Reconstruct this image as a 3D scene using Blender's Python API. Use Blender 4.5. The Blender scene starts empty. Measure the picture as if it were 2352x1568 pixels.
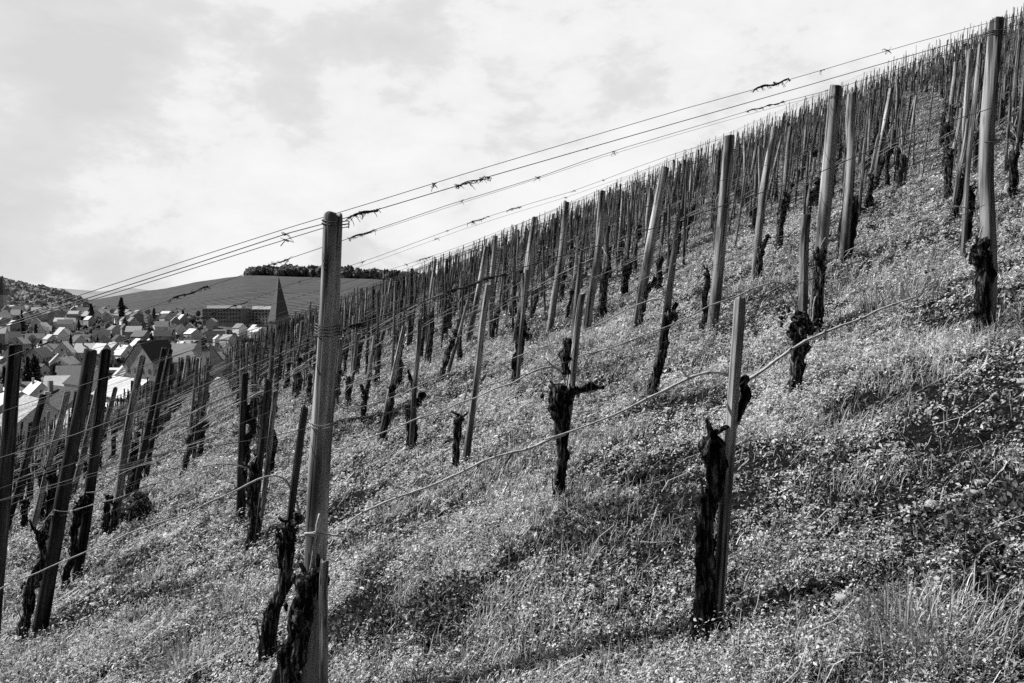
import bpy, math, random
import numpy as np
from mathutils import Vector, Matrix, Quaternion

random.seed(7)
rng = np.random.default_rng(7)
sc = bpy.context.scene
COL = sc.collection
R = math.radians

# ------------------------------------------------------------------ camera
FPX = 2352 * 28 / 36.0            # focal length in units of the 2352-wide plan
CX, CY, HY = 1176.0, 784.0, 730.0  # picture centre and horizon row of that plan
PITCH = math.atan((CY - HY) / FPX)
cam = bpy.data.cameras.new("camera")
cam.lens, cam.sensor_width = 28, 36
cam.clip_start, cam.clip_end = 0.05, 9000
camo = bpy.data.objects.new("camera", cam)
COL.objects.link(camo)
camo.rotation_euler = (math.pi / 2 - PITCH, 0, 0)
sc.camera = camo
sc.render.resolution_x, sc.render.resolution_y = 1024, 683

def ray(px, py):
    v = np.array([(px - CX) / FPX, 1.0, -(py - CY) / FPX])
    c, s = math.cos(PITCH), math.sin(PITCH)
    v = np.array([v[0], v[1] * c + v[2] * s, -v[1] * s + v[2] * c])
    return v / v[1]

# ------------------------------------------------------------------ noise
_perm = rng.permutation(4096).astype(np.int64)
_val = rng.random(4096)
def _h(ix, iy):
    return _val[(_perm[(ix & 4095)] + iy * 131) & 4095]
def vnoise(x, y):
    x = np.asarray(x, float); y = np.asarray(y, float)
    ix = np.floor(x).astype(np.int64); iy = np.floor(y).astype(np.int64)
    fx = x - ix; fy = y - iy
    fx = fx * fx * (3 - 2 * fx); fy = fy * fy * (3 - 2 * fy)
    a = _h(ix, iy); b = _h(ix + 1, iy); c = _h(ix, iy + 1); d = _h(ix + 1, iy + 1)
    return (a * (1 - fx) + b * fx) * (1 - fy) + (c * (1 - fx) + d * fx) * fy - 0.5
def fbm(x, y, o=4):
    s = 0; a = 1.0
    for i in range(o):
        s = s + a * vnoise(x * 2 ** i + 17.3 * i, y * 2 ** i + 5.1 * i); a *= 0.5
    return s

# ------------------------------------------------------------------ terrain
def smax(a, b, k):
    h = np.clip(0.5 + 0.5 * (a - b) / k, 0, 1)
    return a * h + b * (1 - h) + k * h * (1 - h)
VY = [0, 100, 150, 300, 420, 600, 750, 900, 1100, 1500, 2200, 6000]
VZ = [-21, -21, -23, -27, -24, -15, -3, 3, 6, 10, 14, 30]
def valley(x, y):
    return np.interp(np.hypot(x, y), VY, VZ) + 1.2 * fbm(x / 90, y / 90, 3)
def slope_z(x, y):
    yy = np.clip(y, 0, 62)
    ext = np.clip(2.1 + 0.09 * x, 0, 6) * (yy / 60) ** 2
    z = -1.529 + 0.3584 * x + 0.079 * y + ext
    z = z - 0.75 * np.logaddexp(0, (y - 62) / 2.5) * 2.5
    return z
def T(x, y):
    x = np.asarray(x, float); y = np.asarray(y, float)
    v = valley(x, y)
    z = smax(slope_z(x, y), v, 3.0)
    near = 1 / (1 + (np.hypot(x, y) / 40) ** 2)
    z = z + near * (0.11 * fbm(x / 1.9, y / 1.9, 3) + 0.05 * fbm(x * 2.1, y * 2.1, 2))
    return z
def Tz(x, y):
    return float(T(x, y))
_ds = np.concatenate([np.arange(1.0, 12, 0.02), np.arange(12, 120, 0.1)])
def ground(px, py):
    v = ray(px, py)
    z = v[2] * _ds; t = T(v[0] * _ds, _ds)
    i = int(np.argmax(z <= t)) if (z <= t).any() else len(_ds) - 1
    d = _ds[i]
    return np.array([v[0] * d, d, float(t[i])])
def at_depth(px, py, d):
    return ray(px, py) * d
ROWDIR = np.array([0.927, 0.375])          # the rows run this way, uphill
ROWN = np.array([-ROWDIR[1], ROWDIR[0]])
def on_row(px, py, base):
    v = ray(px, py)
    t = (base[0] * ROWN[0] + base[1] * ROWN[1]) / (v[0] * ROWN[0] + v[1] * ROWN[1])
    return v * t
def K(c, x, y):                            # zoom-crop coordinates to plan coordinates
    ox, oy = {0: (0, 0), 1: (0, 564.6), 2: (0, 1030), 3: (726, 564.6), 4: (806.6, 282.3), 5: (1545.5, 0),
              6: (1545.5, 516.2), 7: (1545.5, 1030), 8: (738.8, 1030)}[c]
    k = 1.0 if c == 0 else 0.3431
    return ox + x * k, oy + y * k

# ------------------------------------------------------------------ materials
def g4(v): return (v, v, v, 1)
def newmat(name):
    m = bpy.data.materials.new(name); m.use_nodes = True
    nt = m.node_tree; nt.nodes.clear()
    out = nt.nodes.new("ShaderNodeOutputMaterial")
    return m, nt, out
def N(nt, t, **kw):
    n = nt.nodes.new(t)
    for k, v in kw.items(): setattr(n, k, v)
    return n
def ramp(nt, src, stops):
    r = N(nt, "ShaderNodeValToRGB")
    e = r.color_ramp.elements
    e[0].position, e[0].color = stops[0][0], g4(stops[0][1])
    e[1].position, e[1].color = stops[-1][0], g4(stops[-1][1])
    for p, c in stops[1:-1]:
        q = e.new(p); q.color = g4(c)
    nt.links.new(src, r.inputs[0])
    return r.outputs[0]
def mathn(nt, op, a, b=None):
    n = N(nt, "ShaderNodeMath", operation=op)
    for i, v in enumerate((a, b)):
        if v is None: continue
        if isinstance(v, (int, float)): n.inputs[i].default_value = v
        else: nt.links.new(v, n.inputs[i])
    return n.outputs[0]
def noise(nt, scale, vec=None, detail=5, rough=0.6, mscale=None, coord="Object"):
    tc = N(nt, "ShaderNodeTexCoord")
    v = tc.outputs[coord] if vec is None else vec
    if mscale:
        mp = N(nt, "ShaderNodeMapping"); mp.inputs["Scale"].default_value = mscale
        nt.links.new(v, mp.inputs[0]); v = mp.outputs[0]
    n = N(nt, "ShaderNodeTexNoise")
    n.inputs["Scale"].default_value = scale; n.inputs["Detail"].default_value = detail
    n.inputs["Roughness"].default_value = rough
    nt.links.new(v, n.inputs["Vector"])
    return n.outputs["Fac"]
def bsdf(nt, out, col, rough=0.85, spec=0.2, bump=None, bstr=0.5, bdist=0.01):
    b = N(nt, "ShaderNodeBsdfPrincipled")
    if isinstance(col, (int, float)): b.inputs["Base Color"].default_value = g4(col)
    else: nt.links.new(col, b.inputs["Base Color"])
    b.inputs["Roughness"].default_value = rough
    b.inputs["Specular IOR Level"].default_value = spec
    if bump is not None:
        bm = N(nt, "ShaderNodeBump"); bm.inputs["Strength"].default_value = bstr; bm.inputs["Distance"].default_value = bdist
        nt.links.new(bump, bm.inputs["Height"]); nt.links.new(bm.outputs[0], b.inputs["Normal"])
    nt.links.new(b.outputs[0], out.inputs[0])
    return b
def mat_noise(name, stops, scale=1.0, mscale=None, rough=0.85, spec=0.2, bstr=0.4, bdist=0.01, detail=5, jitter=0.0):
    m, nt, out = newmat(name)
    n = noise(nt, scale, mscale=mscale, detail=detail)
    c = ramp(nt, n, stops)
    if jitter:
        oi = N(nt, "ShaderNodeObjectInfo")
        f = mathn(nt, "MULTIPLY_ADD", oi.outputs["Random"], jitter); f.node.inputs[2].default_value = 1 - jitter / 2
        mx = N(nt, "ShaderNodeVectorMath", operation="SCALE")
        nt.links.new(c, mx.inputs[0]); nt.links.new(f, mx.inputs["Scale"]); c = mx.outputs[0]
    bsdf(nt, out, c, rough, spec, n if bstr else None, bstr, bdist)
    return m
def mat_wood(name, lo, hi, jitter=0.5):
    m, nt, out = newmat(name)
    grain = noise(nt, 1.0, mscale=(3.2, 3.2, 2.2), detail=6, rough=0.65)
    blot = noise(nt, 1.0, mscale=(0.55, 0.55, 3.0), detail=4)
    crack = noise(nt, 1.0, mscale=(1.1, 1.1, 1.3), detail=3, rough=0.5)
    c1 = ramp(nt, grain, [(0.3, lo), (0.7, hi)])
    c2 = ramp(nt, blot, [(0.34, 0.3), (0.5, 0.9), (0.66, 1.2)])
    c3 = ramp(nt, crack, [(0.40, 0.22), (0.45, 1.0), (1, 1.0)])
    oi = N(nt, "ShaderNodeObjectInfo")
    f = mathn(nt, "MULTIPLY_ADD", oi.outputs["Random"], jitter); f.node.inputs[2].default_value = 1 - jitter / 2
    def mul(a, b):
        v = N(nt, "ShaderNodeVectorMath", operation="MULTIPLY"); nt.links.new(a, v.inputs[0]); nt.links.new(b, v.inputs[1]); return v.outputs[0]
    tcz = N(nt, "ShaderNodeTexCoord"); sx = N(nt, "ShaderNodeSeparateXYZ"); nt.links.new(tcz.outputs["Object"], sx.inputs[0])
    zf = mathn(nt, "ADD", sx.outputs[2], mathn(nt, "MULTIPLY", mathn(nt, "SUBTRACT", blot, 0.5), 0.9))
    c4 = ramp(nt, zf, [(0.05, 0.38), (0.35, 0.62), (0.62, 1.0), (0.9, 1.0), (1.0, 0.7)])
    vo = N(nt, "ShaderNodeTexVoronoi"); vm = N(nt, "ShaderNodeMapping"); vm.inputs["Scale"].default_value = (0.45, 0.45, 3.4)
    nt.links.new(tcz.outputs["Object"], vm.inputs[0]); nt.links.new(vm.outputs[0], vo.inputs["Vector"]); vo.inputs["Scale"].default_value = 1.0
    c5 = ramp(nt, vo.outputs["Distance"], [(0.06, 0.25), (0.13, 1.0), (1.0, 1.0)])
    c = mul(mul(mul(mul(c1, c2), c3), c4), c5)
    sc_ = N(nt, "ShaderNodeVectorMath", operation="SCALE"); nt.links.new(c, sc_.inputs[0]); nt.links.new(f, sc_.inputs["Scale"])
    h = mathn(nt, "ADD", grain, c3)
    bsdf(nt, out, sc_.outputs[0], 0.9, 0.15, h, 0.35, 0.004)
    return m

M = {}
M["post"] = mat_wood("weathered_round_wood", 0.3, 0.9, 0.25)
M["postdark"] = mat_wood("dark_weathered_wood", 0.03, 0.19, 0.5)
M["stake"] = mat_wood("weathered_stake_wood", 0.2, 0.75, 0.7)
M["stakemid"] = mat_wood("midtone_stake_wood", 0.07, 0.36, 0.9)  # tone between the pale and the dark stake wood
M["bark"] = mat_noise("vine_bark", [(0.40, 0.004), (0.52, 0.03), (0.64, 0.26)], 1, (75, 75, 10), 0.95, 0.1, 1.0, 0.03, jitter=0.6)
M["cane"] = mat_noise("cane_bark", [(0.3, 0.3), (0.7, 0.7)], 1, (50, 50, 50), 0.6, 0.4, 0.3, 0.002, jitter=0.5)
M["wire"] = mat_noise("rusty_wire", [(0.3, 0.05), (0.7, 0.14)], 30, None, 0.55, 0.5, 0)
M["tie"] = mat_noise("pale_tie_wire", [(0.3, 0.35), (0.7, 0.6)], 30, None, 0.45, 0.5, 0)
M["dry"] = mat_noise("dried_tendril", [(0.3, 0.03), (0.7, 0.12)], 40, None, 0.9, 0.1, 0)
M["stone"] = mat_noise("pale_stone", [(0.3, 0.35), (0.7, 0.6)], 14, None, 0.9, 0.2, 0.5, 0.01)
M["window"] = mat_noise("window_glass", [(0.3, 0.02), (0.7, 0.05)], 3, None, 0.2, 0.5, 0)
M["frame"] = mat_noise("white_window_frame", [(0.3, 0.6), (0.7, 0.75)], 3, None, 0.6, 0.3, 0)
M["wall"] = mat_noise("plaster_wall", [(0.3, 0.65), (0.7, 0.88)], 0.6, None, 0.9, 0.1, 0.2, 0.02, jitter=0.7)
M["walld"] = mat_noise("dim_plaster_wall", [(0.3, 0.32), (0.7, 0.52)], 0.6, None, 0.9, 0.1, 0.2, 0.02, jitter=0.6)
M["roofl"] = mat_noise("pale_tiled_roof", [(0.3, 0.5), (0.7, 0.8)], 1.5, (1, 1, 4), 0.8, 0.3, 0.4, 0.05, jitter=0.8)
M["roofd"] = mat_noise("dark_tiled_roof", [(0.3, 0.05), (0.7, 0.13)], 1.5, (1, 1, 4), 0.8, 0.2, 0.4, 0.05, jitter=0.8)
M["roofp"] = mat_noise("weathered_pale_roof", [(0.35, 0.26), (0.5, 0.4), (0.65, 0.58)], 1.2, (1, 4, 1), 0.8, 0.2, 0.4, 0.05, jitter=0.3)
M["roofm"] = mat_noise("grey_tiled_roof", [(0.3, 0.16), (0.7, 0.34)], 1.5, (1, 1, 4), 0.8, 0.2, 0.4, 0.05, jitter=0.9)
M["spire"] = mat_noise("slate_spire", [(0.3, 0.11), (0.7, 0.18)], 1.0, (1, 1, 5), 0.7, 0.3, 0.3, 0.05)
M["stonewall"] = mat_noise("church_stone", [(0.3, 0.11), (0.7, 0.2)], 1.2, None, 0.9, 0.1, 0.3, 0.05)
M["trunk"] = mat_noise("tree_bark", [(0.3, 0.03), (0.7, 0.09)], 2, (4, 4, 1), 0.95, 0.1, 0.4, 0.03)
M["wood_far"] = mat_noise("far_wood_foliage", [(0.38, 0.05), (0.5, 0.13), (0.62, 0.3)], 0.16, None, 1.0, 0.0, 0.5, 0.3)

def leafmat(name, lo, hi, trans=0.3, soil=False):
    m, nt, out = newmat(name)
    at = N(nt, "ShaderNodeAttribute"); at.attribute_name = "tone"
    c = ramp(nt, at.outputs["Fac"], [(0, lo), (0.3, lo + (hi - lo) * 0.14), (0.55, lo + (hi - lo) * 0.55), (0.8, hi * .85), (1, hi)])
    d = N(nt, "ShaderNodeBsdfDiffuse"); nt.links.new(c, d.inputs[0])
    t = N(nt, "ShaderNodeBsdfTranslucent"); nt.links.new(c, t.inputs[0])
    g = N(nt, "ShaderNodeBsdfGlossy"); g.inputs["Roughness"].default_value = 0.38; g.inputs[0].default_value = g4(0.6)
    mx = N(nt, "ShaderNodeMixShader"); mx.inputs[0].default_value = trans
    nt.links.new(d.outputs[0], mx.inputs[1]); nt.links.new(t.outputs[0], mx.inputs[2])
    mx2 = N(nt, "ShaderNodeMixShader"); mx2.inputs[0].default_value = 0.05
    nt.links.new(mx.outputs[0], mx2.inputs[1]); nt.links.new(g.outputs[0], mx2.inputs[2])
    nt.links.new(mx2.outputs[0], out.inputs[0])
    return m
M["leaf"] = leafmat("ground_leaf", 0.015, 0.92, 0.3)
M["blade"] = leafmat("grass_blade", 0.08, 0.9, 0.35)
M["straw"] = leafmat("dry_straw", 0.3, 0.75, 0.1)
M["treeleaf"] = leafmat("tree_foliage", 0.03, 0.13)
M["conleaf"] = leafmat("conifer_foliage", 0.015, 0.05, 0.15)
M["budleaf"] = leafmat("spring_foliage", 0.09, 0.28)
M["weed"] = leafmat("dark_weed_leaf", 0.03, 0.25)

# ground material: dark soil near, dull meadow in the valley
def make_ground_mat():
    m, nt, out = newmat("soil_and_meadow")
    geo = N(nt, "ShaderNodeNewGeometry")
    n1 = noise(nt, 28.0, vec=geo.outputs["Position"], detail=8, rough=0.7)
    n2 = noise(nt, 0.03, vec=geo.outputs["Position"], detail=8, rough=0.7)
    soil = ramp(nt, n1, [(0.35, 0.004), (0.55, 0.02), (0.7, 0.12)])
    mead = ramp(nt, n2, [(0.35, 0.05), (0.5, 0.12), (0.65, 0.22)])
    ln = N(nt, "ShaderNodeVectorMath", operation="LENGTH"); nt.links.new(geo.outputs["Position"], ln.inputs[0])
    f = N(nt, "ShaderNodeMapRange"); f.inputs[1].default_value = 50; f.inputs[2].default_value = 85
    nt.links.new(ln.outputs["Value"], f.inputs[0])
    mx = N(nt, "ShaderNodeMix", data_type="RGBA"); nt.links.new(f.outputs[0], mx.inputs[0])
    nt.links.new(soil, mx.inputs[6]); nt.links.new(mead, mx.inputs[7])
    bsdf(nt, out, mx.outputs[2], 0.95, 0.05, n1, 1.0, 0.05)
    return m
M["ground"] = make_ground_mat()
def make_hill_mat():
    m, nt, out = newmat("terraced_vineyard_hill")
    tc = N(nt, "ShaderNodeTexCoord")
    mp = N(nt, "ShaderNodeMapping"); mp.inputs["Rotation"].default_value = (0, 0, R(-35)); mp.inputs["Scale"].default_value = (1, 1, 1)
    nt.links.new(tc.outputs["Object"], mp.inputs[0])
    w = N(nt, "ShaderNodeTexWave", wave_type="BANDS", bands_direction="Y")
    w.inputs["Scale"].default_value = 0.028; w.inputs["Distortion"].default_value = 1.6; w.inputs["Detail"].default_value = 3
    nt.links.new(mp.outputs[0], w.inputs[0])
    w2 = noise(nt, 1.0, vec=mp.outputs[0], mscale=(0.012, 0.12, 0.02), detail=6, rough=0.7)
    nz = noise(nt, 0.2, detail=8, rough=0.8)
    s = mathn(nt, "ADD", mathn(nt, "MULTIPLY", w.outputs["Fac"], 0.40), mathn(nt, "ADD", mathn(nt, "MULTIPLY", w2, 0.55), mathn(nt, "MULTIPLY", nz, 0.35)))
    c = ramp(nt, s, [(0.48, 0.045), (0.64, 0.09), (0.82, 0.21)])
    bsdf(nt, out, c, 1.0, 0.0)
    return m
M["hill"] = make_hill_mat()
M["hillwood"] = mat_noise("wooded_hillside", [(0.35, 0.17), (0.5, 0.28), (0.65, 0.5)], 0.06, None, 1, 0, 0.5, 2.0, detail=8)
M["hillfar"] = mat_noise("hazy_hills", [(0.3, 0.34), (0.7, 0.42)], 0.004, None, 1, 0, 0)  # distance haze put into the pale base colour

# ------------------------------------------------------------------ mesh helpers
class MB:
    def __init__(s): s.v = []; s.f = []; s.n = 0
    def add(s, v, f):
        s.v.extend([tuple(map(float, p)) for p in v]); s.f.extend([tuple(i + s.n for i in q) for q in f]); s.n += len(v)
    def box(s, c, d, rz=0.0):
        c_, s_ = math.cos(rz), math.sin(rz)
        vs = []
        for dx, dy, dz in [(-1, -1, -1), (1, -1, -1), (1, 1, -1), (-1, 1, -1), (-1, -1, 1), (1, -1, 1), (1, 1, 1), (-1, 1, 1)]:
            x, y, z = dx * d[0] / 2, dy * d[1] / 2, dz * d[2] / 2
            vs.append((c[0] + x * c_ - y * s_, c[1] + x * s_ + y * c_, c[2] + z))
        s.add(vs, [(0, 3, 2, 1), (4, 5, 6, 7), (0, 1, 5, 4), (1, 2, 6, 5), (2, 3, 7, 6), (3, 0, 4, 7)])
    def tube(s, path, rad, seg=8, amp=0.0, ridge=0.0, cap=True, seed=0, freq=3.0):
        path = np.asarray(path, float); n = len(path)
        rad = np.full(n, rad) if np.isscalar(rad) else np.asarray(rad, float)
        tan = np.gradient(path, axis=0); tan /= (np.linalg.norm(tan, axis=1)[:, None] + 1e-9)
        up = np.array([0.31, -0.95, 0.05]); nrm = []
        for i in range(n):
            up = up - tan[i] * up.dot(tan[i])
            l = np.linalg.norm(up)
            if l < 1e-4: up = np.array([1.0, 0, 0]) - tan[i] * tan[i][0]; l = np.linalg.norm(up)
            up = up / l; nrm.append(up.copy())
        nrm = np.array(nrm); bn = np.cross(tan, nrm)
        a = np.arange(seg) / seg * 2 * np.pi
        cum = np.concatenate([[0], np.cumsum(np.linalg.norm(np.diff(path, axis=0), axis=1))])
        A, C = np.meshgrid(a, cum)
        rr = np.repeat(rad[:, None], seg, 1)
        if amp: rr = rr * (1 + amp * 2 * fbm(np.cos(A) * 1.6 + seed * 3.7 + C * freq, np.sin(A) * 1.6 + seed + C * freq * 1.7, 3))
        if ridge: rr = rr * (1 + ridge * np.sin(A * 3 + 5 * vnoise(C * 4 + seed, C * 0)) * 0.6 + ridge * 2 * vnoise(A * 2.5 + seed * 9, C * 2.0))
        P = path[:, None, :] + rr[..., None] * (np.cos(A)[..., None] * nrm[:, None, :] + np.sin(A)[..., None] * bn[:, None, :])
        v = P.reshape(-1, 3); f = []
        for i in range(n - 1):
            for j in range(seg):
                k = (j + 1) % seg
                f.append((i * seg + j, i * seg + k, (i + 1) * seg + k, (i + 1) * seg + j))
        if cap:
            f.append(tuple(range(seg - 1, -1, -1))); f.append(tuple((n - 1) * seg + j for j in range(seg)))
        s.add(v, f)
    def pole(s, z, rad, off, seg=16, amp=0.05, seed=0, chip=0.0):
        """straight pole made of level rings (unit height, radius 1)"""
        a = np.arange(seg) / seg * 2 * np.pi; A, C = np.meshgrid(a, z)
        rr = np.repeat(np.asarray(rad)[:, None], seg, 1) * (1 + amp * 2 * fbm(np.cos(A) * 1.3 + seed * 3.7 + C * 1.5, np.sin(A) * 1.3 + seed + C * 2.2, 3))
        Z = C.copy(); Z[-3:] += chip * vnoise(np.cos(A) * 1.1 + seed, np.sin(A) * 1.1 + seed * 3)[-3:]
        P = np.stack([off[:, 0:1] + rr * np.cos(A), off[:, 1:2] + rr * np.sin(A), Z], -1).reshape(-1, 3); n = len(z)
        f = [(i * seg + j, i * seg + (j + 1) % seg, (i + 1) * seg + (j + 1) % seg, (i + 1) * seg + j) for i in range(n - 1) for j in range(seg)]
        f.append(tuple(range(seg - 1, -1, -1))); f.append(tuple((n - 1) * seg + j for j in range(seg)))
        s.add(P, f)
    def blob(s, c, r, seed=0, amp=0.35, nu=9, nv=7):
        us = np.arange(nu) / nu * 2 * np.pi; vs_ = np.linspace(0, np.pi, nv)[1:-1]
        pts = [(0, 0, 1)] + [(math.sin(b) * math.cos(a), math.sin(b) * math.sin(a), math.cos(b)) for b in vs_ for a in us] + [(0, 0, -1)]
        pts = np.array(pts)
        k = 1 + amp * 2 * fbm(pts[:, 0] * 2.4 + seed * 2.1 + pts[:, 2], pts[:, 1] * 1.5 + seed - pts[:, 2] * 1.3, 3)
        pts = pts * k[:, None] * np.asarray(r) + np.asarray(c)
        f = [(0, 1 + j, 1 + (j + 1) % nu) for j in range(nu)]
        for i in range(nv - 3):
            for j in range(nu):
                a = 1 + i * nu + j; b = 1 + i * nu + (j + 1) % nu
                f.append((a, a + nu, b + nu, b))
        l = len(pts) - 1; o = 1 + (nv - 3) * nu
        f += [(l, o + (j + 1) % nu, o + j) for j in range(nu)]
        s.add(pts, f)
    def mesh(s, name, mat, smooth=True):
        me = bpy.data.meshes.new(name)
        me.from_pydata(s.v, [], s.f); me.materials.append(mat)
        if smooth: me.polygons.foreach_set("use_smooth", [True] * len(me.polygons))
        me.update(); return me
    def build(s, name, mat, parent=None, loc=(0, 0, 0), smooth=True):
        return link(name, s.mesh(name, mat, smooth), parent, loc)

def link(name, me, parent=None, loc=(0, 0, 0)):
    o = bpy.data.objects.new(name, me); COL.objects.link(o); o.location = loc
    if parent is not None: o.parent = parent
    return o
def tag(o, label=None, cat=None, group=None, kind=None):
    if label: o["label"] = label
    if cat: o["category"] = cat
    if group: o["group"] = group
    if kind: o["kind"] = kind
    return o
def empty(name, loc, label=None, cat=None, group=None):
    o = bpy.data.objects.new(name, None); COL.objects.link(o); o.location = loc; o.empty_display_size = 0.1
    return tag(o, label, cat, group)
def fast_mesh(name, V, F, mat, tone=None, smooth=False):
    """V (n,3), F (m,k) index arrays with constant k"""
    V = np.asarray(V, np.float32); F = np.asarray(F, np.int32); m, k = F.shape
    me = bpy.data.meshes.new(name)
    me.vertices.add(len(V)); me.vertices.foreach_set("co", V.ravel())
    me.loops.add(m * k); me.loops.foreach_set("vertex_index", F.ravel())
    me.polygons.add(m); me.polygons.foreach_set("loop_start", np.arange(0, m * k, k, dtype=np.int32))
    me.polygons.foreach_set("loop_total", np.full(m, k, np.int32))
    me.materials.append(mat)
    if smooth: me.polygons.foreach_set("use_smooth", np.ones(m, bool))
    if tone is not None:
        a = me.attributes.new("tone", "FLOAT", "POINT"); a.data.foreach_set("value", np.asarray(tone, np.float32))
    me.update(calc_edges=True)
    return me
def lean_matrix(loc, top, scale, rz=0.0):
    d = Vector(top) - Vector(loc); h = d.length
    q = Vector((0, 0, 1)).rotation_difference(d.normalized())
    return Matrix.Translation(loc) @ q.to_matrix().to_4x4() @ Matrix.Rotation(rz, 4, 'Z') @ Matrix.Diagonal((scale, scale, h, 1))

# ------------------------------------------------------------------ ground sheet
def spaced(lo, hi, n, w):
    a, b = np.arcsinh(lo / w), np.arcsinh(hi / w)
    return np.sinh(np.linspace(a, b, n)) * w
gx = spaced(-3500, 2500, 640, 2.6); gy = spaced(-60, 5200, 640, 3.2)
GX, GY = np.meshgrid(gx, gy); GZ = T(GX, GY)
nx, ny = len(gx), len(gy)
idx = np.arange(nx * ny).reshape(ny, nx)
F = np.stack([idx[:-1, :-1], idx[:-1, 1:], idx[1:, 1:], idx[1:, :-1]], -1).reshape(-1, 4)
me = fast_mesh("ground", np.stack([GX, GY, GZ], -1).reshape(-1, 3), F, M["ground"], smooth=True)
tag(link("ground", me), "steep soil slope falling to the valley floor", kind="structure")

# ------------------------------------------------------------------ hills (polar sheets)
def hill(name, prof, r0, r1, mat, label, amp=0.0, z0=None, nA=240, nR=70, back=0.5, bscale=60):
    pxs = np.linspace(prof[0][0], prof[-1][0], nA)
    zs = np.interp(pxs, [p[0] for p in prof], [p[1] for p in prof])
    V = []
    ts = np.concatenate([np.linspace(0, 1, nR), 1 + np.linspace(0.05, back, 12)])
    dirs = np.stack([(pxs - CX) / FPX, np.ones(nA)], -1)
    for t in ts:
        r = r0 + (r1 - r0) * t
        x = dirs[:, 0] * r; y = dirs[:, 1] * r
        ztop = (HY - zs) / FPX * r1
        zb = T(dirs[:, 0] * r0, dirs[:, 1] * r0) - 2 if z0 is None else np.full(nA, z0)
        if t <= 1: z = zb + (ztop - zb) * (1 - (1 - t) ** 1.35)
        else: z = ztop - (t - 1) ** 1.2 * (ztop + 20) * 2.0
        z = z + amp * fbm(x / bscale, y / bscale, 4) * min(1, t * 3)
        V.append(np.stack([x, y, z], -1))
    V = np.concatenate(V); n = len(ts)
    idx = np.arange(n * nA).reshape(n, nA)
    F = np.stack([idx[:-1, :-1], idx[:-1, 1:], idx[1:, 1:], idx[1:, :-1]], -1).reshape(-1, 4)
    return tag(link(name, fast_mesh(name, V, F, mat, smooth=True)), label, kind="structure")
hill("hills", [(-1500, 640), (60, 668), (120, 660), (170, 664), (230, 670), (300, 662), (345, 668), (500, 690), (1600, 640)], 2600, 3600, M["hillfar"], "pale hazy hills on the horizon", amp=8, bscale=300)
hill("hill", [(-900, 560), (-300, 600), (0, 643), (30, 645), (60, 655), (100, 662), (130, 668), (170, 684), (200, 693), (235, 706), (270, 716), (300, 722)], 850, 1500, M["hillwood"], "dark wooded hillside at the left behind the town", amp=7, bscale=45)
hill("hill", [(110, 712), (150, 704), (215, 689), (330, 668), (385, 661), (450, 648), (520, 637), (565, 632), (620, 633), (700, 636), (760, 638), (860, 642), (930, 648), (1100, 660), (1300, 680)], 800, 1350, M["hill"], "broad vineyard hill with a wood on its crest", amp=1.5)

# ------------------------------------------------------------------ ground cover
def frames(n):
    a = rng.random(n) * 2 * np.pi
    return np.cos(a), np.sin(a)
def sample_polar(n, r0, r1, expo, a0=-40, a1=41):
    u = rng.random(n); e = expo + 1
    r = (r0 ** e + u * (r1 ** e - r0 ** e)) ** (1 / e)
    a = np.radians(a0 + (a1 - a0) * rng.random(n))
    return r * np.sin(a), r * np.cos(a), r
SHADE_SPOTS = [(lambda b, q: (b[0], b[1], q / FPX * b[1]))(ground(px, py), q) for px, py, q in  # spots of ground shade painted into leaf tone; terrain is not lowered
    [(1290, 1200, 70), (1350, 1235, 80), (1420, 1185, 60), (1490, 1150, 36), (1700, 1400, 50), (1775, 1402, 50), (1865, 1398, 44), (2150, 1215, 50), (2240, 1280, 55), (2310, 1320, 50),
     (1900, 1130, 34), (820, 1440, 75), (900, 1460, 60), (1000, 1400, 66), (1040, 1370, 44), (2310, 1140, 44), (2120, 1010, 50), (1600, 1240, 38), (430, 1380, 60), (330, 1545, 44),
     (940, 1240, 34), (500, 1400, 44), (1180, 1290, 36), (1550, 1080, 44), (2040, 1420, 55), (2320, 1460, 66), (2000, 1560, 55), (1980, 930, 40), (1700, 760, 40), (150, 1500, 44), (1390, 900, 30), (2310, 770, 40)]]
def shade_patch(x, y):  # painted shade mask: darkens the leaf tone and thins the growth
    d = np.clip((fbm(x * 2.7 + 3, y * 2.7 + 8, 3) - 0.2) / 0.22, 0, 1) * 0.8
    for hx, hy, hr in SHADE_SPOTS: d = np.maximum(d, np.exp(-(((x - hx) / hr) ** 2 + ((y - hy) / (hr * 1.5)) ** 2) ** 1.5) * (0.75 + 0.5 * vnoise(x * 20, y * 20)))
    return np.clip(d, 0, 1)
def mound(x, y):
    return 0.55 * fbm(x * 3.1, y * 3.1, 3) + 0.5 * fbm(x * 9, y * 9, 2) + 0.3
def cover_density(x, y):
    return np.clip(0.68 + 1.8 * fbm(x * 1.3 + 40, y * 1.3, 3) + 0.9 * fbm(x * 5, y * 5 + 9, 2), 0.3, 1)
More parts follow.
